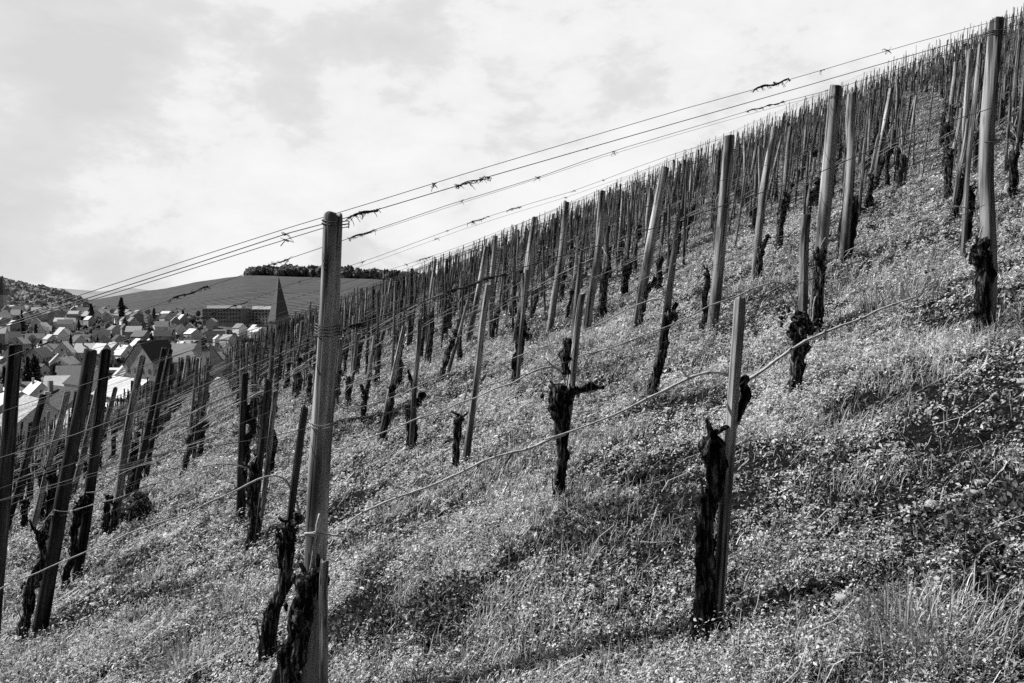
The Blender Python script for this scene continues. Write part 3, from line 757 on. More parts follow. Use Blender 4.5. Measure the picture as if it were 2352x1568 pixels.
hvine("dark vine hugging the left side of the thick leaning post", [(105, 1250, 14), (116, 1160, 20), (122, 1100, 22), (112, 1082, 14)], canes=[[(112, 1080), (90, 1085), (60, 1092), (20, 1105)]], knobs=[(118, 1085, 26)])
hvine("vine stub just right of the foreground post", [(772, 942, 12), (774, 890, 14), (778, 850, 12)], knobs=[(778, 855, 17)])
hvine("vine curled round the second small stake", [(796, 942, 13), (800, 890, 13), (802, 865, 10)], knobs=[(801, 870, 15)], canes=[[(803, 866), (812, 850), (850, 835), (900, 820)]])
hvine("forked vine with two upright arms right of the foreground post", [(830, 976, 10), (838, 930, 13), (836, 905, 14)], arms=[[(836, 905, 10), (829, 882, 7)], [(840, 905, 11), (850, 870, 8)]], canes=[[(829, 882), (834, 870), (858, 845), (875, 832), (892, 836)]])
hvine("slanting black vine with a flared head left of centre", [(868, 1021, 20), (882, 985, 14), (895, 950, 14), (900, 905, 20), (900, 885, 14)], knobs=[(901, 890, 22)],
      canes=[[(902, 885), (910, 855), (905, 845), (890, 850), (845, 870), (770, 895)], [(897, 886), (895, 872), (900, 850)]])
hvine("vine with a round knob and raised arm before the flat-topped stake",
      [(938, 1045, 26), (944, 1000, 26), (946, 950, 24), (947, 925, 24)], knobs=[(948, 928, 28), (970, 908, 18)],
      arms=[[(950, 925, 18), (962, 915, 12), (970, 905, 12)], [(948, 892, 10), (943, 868, 8), (937, 850, 5)]],
      canes=[[(937, 850), (930, 840), (915, 844), (860, 868), (800, 885)]])
hvine("slender vine with curved cane left of the long smooth stake",
      [(1042, 1080, 15), (1046, 1030, 18), (1052, 980, 20), (1056, 955, 22)], knobs=[(1056, 965, 24)],
      canes=[[(1058, 955), (1064, 930), (1074, 900), (1074, 870), (1066, 855), (1056, 850), (1035, 855), (1000, 870), (932, 900), (846, 931), (777, 944)],
             [(1054, 950), (1062, 930), (1072, 900)]])
hvine("slanting vine of the slanting pair left of centre", [(1014, 878, 11), (1024, 830, 12), (1040, 775, 14)], knobs=[(1048, 765, 18)],
      canes=[[(1050, 765), (1075, 752), (1110, 738)]])
hvine("vine wound round the upright stake, with a bulging middle", [(1179, 893, 15), (1188, 830, 20), (1196, 780, 22), (1200, 745, 24), (1196, 735, 14)], knobs=[(1200, 750, 28), (1205, 770, 20)],
      canes=[[(1198, 738), (1186, 728), (1160, 725), (1120, 740), (1060, 770), (1000, 795)]])
hvine("burly forked vine with a ragged wide head in the middle foreground",
      [(1275, 1157, 34), (1282, 1110, 30), (1290, 1050, 34), (1292, 1000, 34), (1292, 950, 50), (1288, 905, 56), (1290, 890, 40)],
      knobs=[(1284, 905, 50), (1305, 905, 40), (1278, 925, 36), (1290, 890, 34)],
      arms=[[(1312, 896, 20), (1335, 898, 14), (1360, 886, 17), (1388, 890, 7)], [(1300, 860, 16), (1298, 820, 22), (1302, 785, 22), (1304, 775, 12)]],
      canes=[[(1294, 905), (1298, 885), (1300, 862), (1292, 845), (1275, 838), (1262, 838), (1241, 846), (1182, 875), (1138, 895), (1086, 915), (1055, 928), (966, 960), (898, 987), (829, 1014), (757, 1040)],
             [(1302, 900), (1306, 850), (1310, 825), (1316, 800)]], csize=1.15)
hvine("dark slanting vine right of centre with a bushy knob",
      [(1493, 917, 24), (1508, 870, 24), (1522, 810, 20), (1532, 765, 18), (1540, 722, 26)], knobs=[(1542, 722, 28)],
      arms=[[(1540, 718, 12), (1528, 700, 8)], [(1545, 715, 12), (1556, 695, 8)]],
      canes=[[(1528, 700), (1526, 690), (1516, 682), (1490, 690), (1450, 704), (1385, 740), (1325, 765), (1240, 800), (1155, 832)],
             [(1556, 698), (1562, 680), (1570, 650)]])
hvine("vine at the slim leaning post, with a hooked head", [(1463, 762, 20), (1472, 710, 20), (1480, 670, 20), (1490, 655, 18)], knobs=[(1490, 660, 22)],
      arms=[[(1488, 662, 14), (1502, 650, 12), (1504, 635, 9)]], canes=[[(1503, 635), (1490, 622), (1480, 600), (1470, 592), (1430, 610), (1370, 635), (1300, 650)]])
hvine("vine hugging the left side of the third right-hand post", [(1615, 765, 16), (1620, 700, 16), (1625, 640, 15), (1624, 620, 10)], knobs=[(1655, 565, 20)],
      canes=[[(1622, 620), (1626, 600), (1640, 575), (1655, 552), (1650, 548), (1600, 575), (1560, 600), (1520, 622), (1460, 650)]])
hvine("thin vine below the thin stake beside the third right-hand post", [(1713, 484, 9), (1720, 470, 10), (1726, 455, 8)], arms=[[(1724, 458, 6), (1714, 450, 5)]])
hvine("vine leaning on the slender post", [(1738, 650, 18), (1745, 600, 16), (1752, 560, 12), (1760, 545, 10)], knobs=[(1762, 542, 13)],
      canes=[[(1760, 545), (1840, 540), (1810, 542), (1760, 560), (1700, 588), (1640, 612), (1580, 640), (1562, 690)]])
hvine("black vine below the thin stake right of the slender post", [(1784, 584, 17), (1790, 530, 17), (1798, 480, 18), (1806, 440, 12)], knobs=[(1797, 482, 22)])
hvine("knobbly vine with a fat lumpy head under the short thick stake",
      [(1822, 906, 34), (1826, 870, 32), (1838, 810, 40), (1838, 770, 36), (1842, 740, 40), (1836, 715, 30)],
      knobs=[(1832, 765, 46), (1852, 755, 44), (1838, 730, 44), (1830, 745, 30)],
      canes=[[(1832, 705), (1826, 688), (1815, 670), (1800, 650), (1782, 644), (1730, 663), (1690, 684), (1628, 701), (1545, 744), (1460, 775), (1400, 800), (1330, 818)],
             [(1866, 740), (1868, 700), (1874, 680)]], csize=1.1)
hvine("dark head of vine on the sunlit post behind the short thick stake", [(1872, 760, 26), (1876, 700, 28), (1882, 640, 28), (1884, 600, 30), (1886, 580, 22)], knobs=[(1880, 590, 34)],
      canes=[[(1884, 585), (1886, 560), (1896, 545)],
             [(2230, 485), (2215, 472), (2190, 474), (2165, 482), (2100, 511), (2060, 530), (2026, 543), (1974, 564), (1923, 588), (1861, 616), (1800, 640)]], d=HP['R1'][0][1] - 0.09)
hvine("vine wrapped on the greyish post", [(1925, 606, 14), (1930, 560, 16), (1938, 500, 18), (1946, 450, 12)], arms=[[(1946, 610, 14), (1956, 560, 14), (1964, 500, 14), (1966, 450, 10)]], canes=[[(1944, 445), (1948, 432), (1955, 426)]])
hvine("stout slanting vine at the foot of the slanting thin stake", [(1985, 492, 24), (1994, 450, 15), (2002, 405, 14)], knobs=[(2003, 405, 17), (1985, 485, 20)], canes=[[(2004, 400), (2010, 390), (2024, 382)]])
hvine("vine beyond the slanting thin stake, with a tall knobbed head", [(2005, 440, 12), (2022, 380, 13), (2046, 345, 10), (2054, 310, 12), (2056, 298, 10)], knobs=[(2052, 330, 17)])
hvine("black vine at the stake above the lane's edge", [(1850, 482, 10), (1852, 440, 14), (1858, 420, 14)], knobs=[(1854, 438, 14)])
hvine("short dark vine left of the greyish post", [(1872, 480, 12), (1878, 430, 14), (1876, 410, 14)], knobs=[(1878, 415, 18)])
hvine("stout black vine beyond the bare lane", [(2174, 460, 14), (2178, 410, 18), (2182, 360, 20), (2182, 340, 12)], knobs=[(2180, 355, 20)], canes=[[(2184, 345), (2190, 335), (2182, 318), (2176, 305)]])
hvine("second black vine beyond the lane, leaning right", [(2180, 512, 20), (2192, 470, 20), (2208, 420, 18), (2226, 400, 10)], knobs=[(2206, 425, 20)])
hvine("vine with pale sawn stub left of the tall right-edge post", [(2204, 580, 20), (2215, 530, 22), (2228, 470, 22), (2226, 430, 16)], knobs=[(2222, 470, 22)],
      canes=[[(2238, 460), (2244, 490), (2252, 520), (2258, 570)]])
hvine("black ragged vine covering the foot of the tall right-edge post", [(2253, 768, 34), (2258, 700, 36), (2256, 640, 38), (2248, 590, 42), (2244, 560, 30)], knobs=[(2244, 585, 38), (2256, 560, 30)],
      canes=[[(2246, 560), (2250, 530), (2258, 520)]], d=HP['R0'][0][1] - 0.075)
hvine("vine right of the tall right-edge post", [(2322, 330, 12), (2336, 280, 12), (2344, 240, 10)])
hvine("small vine at the thin stake right of the tall post", [(2296, 292, 9), (2298, 250, 12), (2300, 228, 9)], knobs=[(2299, 235, 14)])
hvine("tall black stump-headed vine left of the short pale stake",
      [(1600, 1462, 56), (1604, 1400, 56), (1613, 1300, 46), (1622, 1200, 47), (1628, 1110, 53), (1629, 1040, 58), (1629, 1006, 60), (1629, 998, 54), (1629, 996, 46)],
      knobs=[(1618, 1020, 36), (1638, 1030, 36), (1600, 1440, 42)], arms=[[(1672, 1000, 14), (1705, 930, 18), (1714, 905, 20), (1704, 882, 14), (1712, 868, 16), (1716, 862, 9)]],
      canes=[[(1676, 864), (1655, 850), (1625, 852), (1566, 875), (1545, 893), (1470, 925), (1429, 945), (1360, 973), (1296, 1000), (1250, 1010)],
             [(1712, 876), (1727, 874), (1745, 861), (1780, 830), (1820, 799), (1854, 780), (1893, 766), (1940, 746), (2008, 718), (2050, 700), (2090, 685), (2104, 682)]], d=2.72, csize=1.05)
_b = ground(1100, 1120); _b = np.array(on_row(1280, 1002, np.array([0.2, 3.95, 0]))) * 1.0
mb = MB(); add_cane(mb, [on_row(x, y, np.array([0.2, 3.95, 0])) - _b for x, y in [(1300, 996), (1280, 1002), (1219, 1030), (1160, 1042), (1116, 1059), (1068, 1078), (1037, 1095), (1013, 1109), (961, 1126), (900, 1146), (842, 1167), (815, 1186), (800, 1200)]], 0.0062, 0.0038, 3)
tag(mb.build("vine_cane", M["cane"], None, _b), "long pale cane tied along the low wire between burly vine and foreground post", "cane")

# ties on the main posts and stakes
for key, fr, n_ in (("M", 0.23, 4), ("M", 0.42, 2), ("M", 0.03, 2), ("R0", 0.05, 3), ("R0", 0.4, 1), ("C13", 0.26, 1), ("C13", 0.375, 2), ("Sa", 0.77, 1), ("R1", 0.06, 2), ("C23", 0.64, 1), ("L2", 0.58, 1), ("L3", 0.45, 1)):
    b, t, r, o = HP[key]
    for q in range(n_):
        c = t + (b - t) * (fr + 0.006 * q)
        tie_mesh("wire_tie", o, c, r, t - b, mat="tie" if key in ("C13", "Sa", "L2", "L3") or fr == 0.42 else "wire", wob=0.006 if fr < 0.5 else 0.003, turns=1.0 + 0.5 * random.random())
# crossed cane stub tied to the foreground post
b, t, r, o = HP["M"]
mb = MB()
for pts in ([(735, 1180), (728, 1215), (722, 1260), (712, 1322)], [(690, 1231), (712, 1228), (732, 1218)], [(728, 1300), (730, 1270), (736, 1240)], [(700, 1225), (740, 1226), (790, 1232)]):
    add_cane(mb, [at_depth(x, y, b[1] - r - 0.012) for x, y in pts], 0.0055, 0.0035, 3)
o2 = mb.build("cane_stub", M["cane"], o); bpy.context.view_layer.update(); o2.matrix_parent_inverse = o.matrix_world.inverted()

# ------------------------------------------------------------------ wires
def curl(mb, p, size, seed):
    rr = random.Random(seed)
    for _ in range(rr.randint(3, 6)):
        n = 9; t = np.linspace(0, 1, n); a = rr.random() * 6.28; tw = rr.uniform(-7, 7)
        q = p + np.stack([np.cos(a + tw * t) * size * t * rr.uniform(.4, 1.2), np.sin(a + tw * t) * size * t * 0.5, (np.sin(a + tw * t * 1.3) - rr.random()) * size * t * rr.uniform(.3, .9)], -1)
        mb.tube(q, np.linspace(0.0022, 0.0009, n), 4)
def wire(label, pts, r=0.0016, tend=(), twist=()):
    """pts: world points; tend: fractions where curled tendrils cling; twist: fraction spans wrapped by a dry cane"""
    P = np.array(pts); L = np.concatenate([[0], np.cumsum(np.linalg.norm(np.diff(P, axis=0), axis=1))])
    tt = np.linspace(0, L[-1], max(len(P), int(L[-1] / 0.35)))
    Q = np.stack([np.interp(tt, L, P[:, k]) for k in range(3)], -1)
    Q[:, 2] += 0.006 * vnoise(tt * 1.1 + L[-1], tt * 0)
    b = Q[0].copy()
    mb = MB(); mb.tube(Q - b, r, 5); o = mb.build("trellis_wire", M["wire"], None, b)
    tag(o, label, "wire", GW)
    at = lambda f: np.array([np.interp(f * L[-1], tt, Q[:, k]) for k in range(3)])
    if tend:
        for i, f in enumerate(tend):
            m2 = MB(); curl(m2, at(f) - b, random.uniform(.014, .034), int(f * 1e4) + i)
            m2.build("dried_tendril", M["dry"], o)
    for i, (f0, f1, rad) in enumerate(twist):
        n = 26; fs = np.linspace(f0, f1, n)
        q = np.array([at(f) for f in fs]) - b; s = np.linspace(0, (f1 - f0) * L[-1], n)
        ph = s * 38
        q[:, 2] += 0.006 * np.sin(ph); q[:, 1] += 0.006 * np.cos(ph)
        m3 = MB(); m3.tube(q, rad * (0.7 + 0.6 * rng.random(n)), 6, amp=0.4, seed=i)
        for f in fs[::5]: curl(m3, at(f) - b, 0.022, int(f * 1e5))
        m3.build("dried_cane", M["dry"], o)
def fr(pts, base, px):
    P = np.array(pts); L = np.concatenate([[0], np.cumsum(np.linalg.norm(np.diff(P, axis=0), axis=1))])
    v = ray(px, 0); 
    xs = [p[0] / p[1] for p in P]
    return float(np.interp(v[0], xs, L) / L[-1])
def pxwire(label, pxs, base, r=0.0016, tend=(), twist=()):
    P = [on_row(x, y, base) for x, y in pxs]
    wire(label, P, r, [fr(P, base, t) for t in tend], [(fr(P, base, a), fr(P, base, c), q) for a, c, q in twist])
B0, B1, B2, B3 = HP["M"][0], HP["R1"][0], HP["R2"][0], HP["R3"][0]
B0 = (B0 + 0) ; 
top0 = [(-90, 768), (0, 740), (200, 672), (400, 606), (535, 565), (750, 493), (806, 479.5), (999, 419.5), (1462, 282), (1545, 257), (1737, 204), (1892, 160), (2053, 111), (2280, 48), (2420, 20)]
pxwire("topmost wire crossing the sky over the head of the foreground post", top0, B0, 0.0014, tend=(995, 1892, 2040), twist=((1735, 1812, 0.004),))
pxwire("second wire from the top of the foreground post, with dried curls", [(-90, 777), (0, 750), (285, 657), (576, 565), (752, 503), (806, 498), (865, 481), (944, 459), (1006, 438), (1115, 409), (1314, 351), (1554, 282), (1786, 216), (1909, 180), (2266, 76), (2420, 34)], B0, 0.0018, tend=(650, 1055, 1345), twist=((800, 866, 0.0042), (1050, 1120, 0.0022)))
pxwire("third wire running down to the left from the top of the foreground post", [(-90, 782), (0, 752), (343, 647), (408, 626), (604, 565), (752, 520)], B0, 0.0015, tend=(648,))
pxwire("wire of the row behind, running close below the top wires", [(-60, 848), (0, 825), (51, 805), (103, 788), (240, 743), (377, 692), (525, 642), (652, 597), (741, 568), (806, 546), (858, 531), (968, 491), (1060, 461), (1122, 442), (1235, 407), (1393, 351), (1613, 286), (1720, 254), (1921, 203), (2100, 145), (2400, 60)], B1, 0.0020, tend=(465, 655, 826, 1060, 1235, 1410), twist=((380, 470, 0.0045), (800, 858, 0.0045), (1720, 1800, 0.0042), (600, 660, 0.003), (30, 110, 0.003)))
pxwire("twin wire just beneath the one of the row behind", [(806, 549), (1060, 465), (1235, 411), (1393, 357), (1613, 292), (1921, 208)], B1 + np.array([0, 0.02, 0]), 0.0012)
pxwire("wire of the third row with a few dried leaves against the sky", [(213, 801), (412, 750), (480, 719), (566, 693), (683, 647), (734, 631), (806, 613), (875, 586), (1081, 510), (1187, 476), (1321, 437), (1500, 370), (1676, 312)], B2, 0.0018, tend=(480, 683, 830, 1025, 1085, 1187, 1320, 1385), twist=((420, 560, 0.004), (1075, 1120, 0.0035), (1165, 1195, 0.003)))
pxwire("lower twin wire of the third row", [(683, 654), (806, 620), (875, 595), (1081, 520), (1187, 487), (1321, 446), (1676, 322)], B2, 0.0012, tend=(1000, 1300))
pxwire("faint wire of the fourth row meeting the skyline", [(247, 808), (400, 770), (600, 706), (740, 665), (903, 617), (1047, 570), (1150, 529), (1320, 466), (1528, 388)], B3, 0.0018, tend=(930, 975, 1100), twist=((955, 990, 0.003),))
pxwire("middle wire of the foreground row wrapped in a twisted cane", [(-60, 1070), (144, 1007), (274, 966), (412, 908), (560, 845), (740, 775), (775, 757), (830, 743), (898, 719), (1013, 673), (1074, 656), (1150, 630), (1253, 598), (1390, 560), (1613, 488), (1889, 395), (2060, 316), (2280, 247), (2420, 200)], B0, 0.0022, tend=(820, 1030), twist=((1010, 1160, 0.0042), (780, 830, 0.003)))
pxwire("low wire of the foreground row with loose curly ends at the post", [(-60, 1165), (200, 1090), (420, 1030), (560, 1010), (631, 1007), (690, 985), (715, 970), (777, 968), (829, 955), (900, 945), (980, 930), (1020, 912), (1190, 866), (1400, 800), (1700, 700), (2000, 590), (2262, 470)], B0, 0.0015, tend=(770, 800, 870, 930), twist=((765, 850, 0.002),))
pxwire("lowest wire behind the short pale stake, low over the weeds", [(1200, 895), (1330, 850), (1460, 810), (1625, 745), (1700, 712), (1840, 650), (1960, 600), (2060, 570), (2240, 495)], B0 + np.array([0, 0.6, 0]), 0.0013)
pxwire("upper wire of the second row left of the foreground post", [(-40, 960), (30, 935), (200, 880), (390, 820), (560, 765), (735, 705), (900, 650), (1100, 590), (1500, 470), (1900, 330)], B1, 0.0018, tend=(100, 560))
pxwire("middle wire of the second row", [(-40, 1135), (150, 1070), (300, 1020), (450, 965), (600, 905), (735, 850), (900, 790), (1100, 715), (1400, 610), (1890, 440)], B1, 0.0016, tend=(250,))
pxwire("low wire of the second row", [(-40, 1160), (200, 1100), (400, 1035), (720, 905), (900, 850), (1300, 720), (1700, 590), (1885, 520)], B1, 0.0014)
pxwire("thin slack wire hanging beside the clustered stakes", [(597, 1131), (590, 1200), (575, 1300), (562, 1400), (549, 1486)], B1 + np.array([0, -0.9, 0]), 0.0016)

# ------------------------------------------------------------------ procedural rows
def vine_variant(seed):
    rr = random.Random(seed); H = rr.uniform(0.5, 0.8); lean = rr.uniform(-0.02, 0.16)
    n = 16; t = np.linspace(0, 1, n)
    P = np.stack([lean * t + 0.05 * vnoise(t * 4 + seed, t * 0), 0.05 * vnoise(t * 4, t * 0 + seed), -0.06 + t * (H + 0.06)], -1)
    rad = 0.036 * (1.15 - 0.25 * t + 0.45 * np.clip(t - 0.75, 0, 1) * 4 * rr.uniform(0.4, 1)) * rr.uniform(0.85, 1.3); rad[-1] *= 0.6
    tr = MB(); tr.tube(P, rad, 9, amp=0.5, ridge=0.2, seed=seed, freq=7)
    tr.blob(P[-2], np.ones(3) * rr.uniform(0.035, 0.055), seed, 0.5, 8, 6)
    canes = []
    for i in range(2):
        h = P[-1]; s = -1 if i == 0 else rr.choice((-1, 1)); L = rr.uniform(0.7, 1.15)
        rise = rr.uniform(0.12, 0.28); pts = [h, h + [0.02, 0, rise * .6]]
        for q in (0.12, 0.3, 0.6, 1.0):
            dx = s * L * q
            pts.append(h + np.array([dx * 0.927, dx * 0.375, rise * (1 - q ** 1.5) + 0.33 * dx * 0.9]))
        mb = MB(); add_cane(mb, pts, 0.006, 0.0035, seed + i, 5); canes.append(mb)
    for i in range(2):
        h = P[-1]; mb = canes[i]
        add_cane(mb, [h, h + [rr.uniform(-.06, .06), rr.uniform(-.05, .05), rr.uniform(.08, .22)], h + [rr.uniform(-.1, .1), rr.uniform(-.05, .05), rr.uniform(.2, .4)]], 0.006, 0.004, seed + 9 + i, 5)
    return tr, canes
VV = [vine_variant(100 + i) for i in range(12)]
VM = [(tr.mesh("trunk", M["bark"]), [c.mesh("cane", M["cane"]) for c in cs]) for tr, cs in VV]
VJ = []
for tr, cs in VV:                                   # one-mesh versions for the far vines
    me = bpy.data.meshes.new("vine")
    v = list(tr.v); f = list(tr.f); mi = [0] * len(tr.f)
    for c in cs:
        o_ = len(v); v += c.v; f += [tuple(i + o_ for i in q) for q in c.f]; mi += [1] * len(c.f)
    me.from_pydata(v, [], f); me.materials.append(M["bark"]); me.materials.append(M["cane"])
    me.polygons.foreach_set("material_index", mi); me.polygons.foreach_set("use_smooth", [True] * len(f)); me.update(); VJ.append(me)

pts = []
R0 = np.array([3.04, 5.08])
for k in range(0, 46):
    for s in np.arange(-62, 62, 1.0):
        jit = random.uniform(-.12, .12)
        p = R0 + k * np.array([-0.5, 1.34]) - (s + jit) * ROWDIR
        x, y = p
        if y < 4 or y > 63.5 or abs(x / y) > 0.74: continue
        z = Tz(x, y)
        sx = CX + FPX * x / y; sy = HY - FPX * z / y
        if y < 8.2: continue
        if y < 11.5 and sx > 700 and sx < 2060: continue          # hand-built zone
        if y < 10.5 and sx < 560: continue
        if 2055 < sx < 2150 and 230 < sy < 420: continue          # bare lane
        if 1560 < sx < 2160 and 420 < sy < 640 and y < 14: continue
        if random.random() < 0.05: continue
        post = (s % 5.65) < 1.0 and not (sx < 470 and y < 18)
        pts.append((y, x, z, k, s, post, sx, sy))
pts.sort()
STAKESM = [stake_mesh(i + 41, M["stakemid"]) for i in range(6)]
bulk_s, bulk_v, nS, nV, nP = MB(), [], 0, 0, 0
LBL = ["weathered stake in the dense rows on the upper slope", "thin stake among the crowded stakes of the far rows"]
S_LIM, V_LIM, P_LIM = 300 - sum(1 for k in HP if HP[k][3].name.startswith("vine_stake")), 250, 200
def lean_top(b, h):
    return (b[0] + h * (0.085 + random.gauss(0, 0.045)), b[1] + h * random.gauss(0, 0.04), b[2] + h)
bulk = []
for (y, x, z, k, s, post, sx, sy) in pts:
    b = (x, y, z)
    if post and nP < P_LIM:
        nP += 1
        put_pole("trellis_post", POSTS[nP % 5] if random.random() < .5 else POSTSD[nP % 4], b, lean_top(b, random.uniform(1.75, 2.05)), random.uniform(0.036, 0.045),
                 "round post standing among the stakes of the far rows", "post", GP + ", upper slope")
    for rep in range(1 if sx < 520 else 3 if y > 24 else 2 if y > 14 else 1):
        h = random.uniform(1.1, 1.7) if rep == 0 else random.uniform(1.0, 2.1)
        bb = (x + random.gauss(0, 0.06) + rep * random.uniform(0.2, 0.5) * 0.93, y + random.gauss(0, 0.05) + rep * 0.2, 0)
        bb = (bb[0], bb[1], Tz(bb[0], bb[1]))
        r = random.uniform(0.018, 0.028) * (1.0 if rep == 0 else 0.75)
        top = lean_top(bb, h)
        if rep == 0 and nS < S_LIM:
            nS += 1
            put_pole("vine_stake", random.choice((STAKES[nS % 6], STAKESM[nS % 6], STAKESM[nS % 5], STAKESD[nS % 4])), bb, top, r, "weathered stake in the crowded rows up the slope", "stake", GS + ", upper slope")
        else:
            bulk.append((0, lean_matrix(bb, top, r, random.random() * 6)))
    if nV < V_LIM:
        nV += 1; i = random.randrange(12); sc_ = random.uniform(0.85, 1.2)
        if y < 16:
            e = empty("grapevine", b, "pruned dark grapevine in the crowded rows up the slope", "grapevine", GV + ", upper slope")
            e.rotation_euler = (0, 0, random.gauss(0, 0.12)); e.scale = (sc_,) * 3
            link("trunk", VM[i][0], e)
            for c in VM[i][1]: link("cane", c, e)
        else:
            e = link("grapevine", VJ[i], None, b); e.rotation_euler = (0, 0, random.gauss(0, 0.12)); e.scale = (sc_,) * 3
            tag(e, "pruned dark grapevine in the crowded rows up the slope", "grapevine", GV + ", upper slope")
    else:
        bulk.append((1 + random.randrange(12), Matrix.Translation(b) @ Matrix.Rotation(random.gauss(0, .15), 4, 'Z') @ Matrix.Diagonal((1.1, 1.1, random.uniform(.85, 1.2), 1))))
# the remaining stakes and vines of the far slope, as two masses
def mass(name, items, label, cat):
    V, F3, F4, MI3, MI4 = [], [], [], [], []
    n = 0
    for me, mtx in items:
        co = np.empty(len(me.vertices) * 3, np.float32); me.vertices.foreach_get("co", co); co = co.reshape(-1, 3)
        m = np.array(mtx); co = co @ m[:3, :3].T + m[:3, 3]
        V.append(co)
        for q in me.polygons:
            F4.append(tuple(v + n for v in q.vertices)); MI4.append(q.material_index)
        n += len(co)
    me = bpy.data.meshes.new(name); me.from_pydata(np.concatenate(V).tolist(), [], F4)
    for mm in items[0][0].materials: me.materials.append(mm)
    me.polygons.foreach_set("material_index", MI4); me.update()
    tag(link(name, me), label, cat, kind="stuff")
mass("far_stakes", [(STAKESM[random.randrange(6)], m) for i, m in bulk if i == 0], "mass of thin stakes bristling along the skyline of the slope", "stakes")
mass("far_vines", [(VJ[i - 1], m) for i, m in bulk if i > 0], "mass of bare vines crowding the far rows of the slope", "grapevines")

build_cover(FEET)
# generic wires of the rows behind
for k in range(3, 34):
    for h, nm in ((1.75, "upper"), (1.45, "upper"), (1.15, "middle"), (0.85, "middle"), (0.55, "lower"), (0.36, "lower")):
        if k > 20 and h < 1 or k > 10 and h in (1.45, 1.15, .36): continue
        P = []
        for s in np.arange(-40, 60, 2.8):
            p = R0 + k * np.array([-0.5, 1.34]) - s * ROWDIR
            if p[1] < 3.5 or p[1] > 62 or abs(p[0] / p[1]) > 0.8: continue
            P.append((p[0], p[1], Tz(p[0], p[1]) + h))
        if len(P) > 2:
            wire("%s wire of one of the rows crowding up the slope" % nm, P, 0.0015 * (1 + k * 0.03), tend=[random.random() for _ in range(3)] if k < 8 else ())

# ------------------------------------------------------------------ town
def house_parts(L, W, H, pitch, seed, win=True, eave=0.35):
    rr = random.Random(seed)
    w = MB()
    rz = H + W / 2 * pitch
    v = [(-L/2, -W/2, -2), (L/2, -W/2, -2), (L/2, W/2, -2), (-L/2, W/2, -2), (-L/2, -W/2, H), (L/2, -W/2, H), (L/2, W/2, H), (-L/2, W/2, H), (-L/2, 0, rz), (L/2, 0, rz)]
    w.add(v, [(0, 1, 5, 4), (2, 3, 7, 6), (1, 2, 6, 9, 5), (3, 0, 4, 8, 7)])
    r = MB(); e = eave; t = 0.18
    for sgn in (-1, 1):
        y0 = sgn * (W / 2 + e); z0 = H - e * pitch
        a = [(-L/2 - e, y0, z0 + .02), (L/2 + e, y0, z0 + .02), (L/2 + e, 0, rz + .02), (-L/2 - e, 0, rz + .02)]
        b = [(p[0], p[1], p[2] + t) for p in a]
        r.add(a + b, [(0, 1, 2, 3), (7, 6, 5, 4), (0, 4, 5, 1), (1, 5, 6, 2), (3, 7, 4, 0)])
    ch = MB(); cx = rr.uniform(-.3, .3) * L; ch.box((cx, rr.choice((-1, 1)) * W * 0.12, rz + 0.2), (0.7, 0.6, 1.8))
    wn = []
    if win:
        nf = max(1, int(H / 2.7))
        for fl in range(nf):
            zz = 1.5 + fl * 2.7
            for sgn in (-1, 1):
                m = max(2, int(L / 2.6))
                for i in range(m):
                    wn.append(((-L/2 + (i + .5) * L / m, sgn * (W/2 + .03), zz), (1.0, 0.1, 1.3)))
                m = max(2, int(W / 3))
                for i in range(m):
                    wn.append(((sgn * (L/2 + .03), -W/2 + (i + .5) * W / m, zz), (0.1, 1.0, 1.3)))
        for sgn in (-1, 1): wn.append(((sgn * (L/2 + .03), 0, H + 1.0), (0.1, 0.9, 1.1)))
    return w, r, ch, wn
def rect_mesh(name, c, d, mat):
    mb = MB(); mb.box(c, d); return mb.mesh(name, mat, False)
def build_house(x, y, rz, L, W, H, pitch, wallm, roofm, label, group=None, seed=1, z=None, name="house", cat="house", win=True, dormer=False):
    z = Tz(x, y) if z is None else z
    root = empty(name, (x, y, z), label, cat, group); root.rotation_euler = (0, 0, rz)
    w, r, ch, wn = house_parts(L, W, H, pitch, seed, win)
    w.build("wall", wallm, root, smooth=False); ro = r.build("roof", roofm, root, smooth=False); ch.build("chimney", M["walld"], ro, smooth=False)
    for c, d in wn[:60]: link("window", rect_mesh("window", c, d, M["window"]), root)
    if dormer:
        dm = MB(); dm.box((L * .2, -W * .3, H + W * .17), (1.6, 1.8, 1.6)); do = dm.build("dormer", wallm, root, smooth=False)
        link("window", rect_mesh("window", (L * .2, -W * .3 - .95, H + W * .17), (1.1, .1, 1.1), M["frame"]), do)
    return root
def px_xy(px, d): return (px - CX) / FPX * d, d

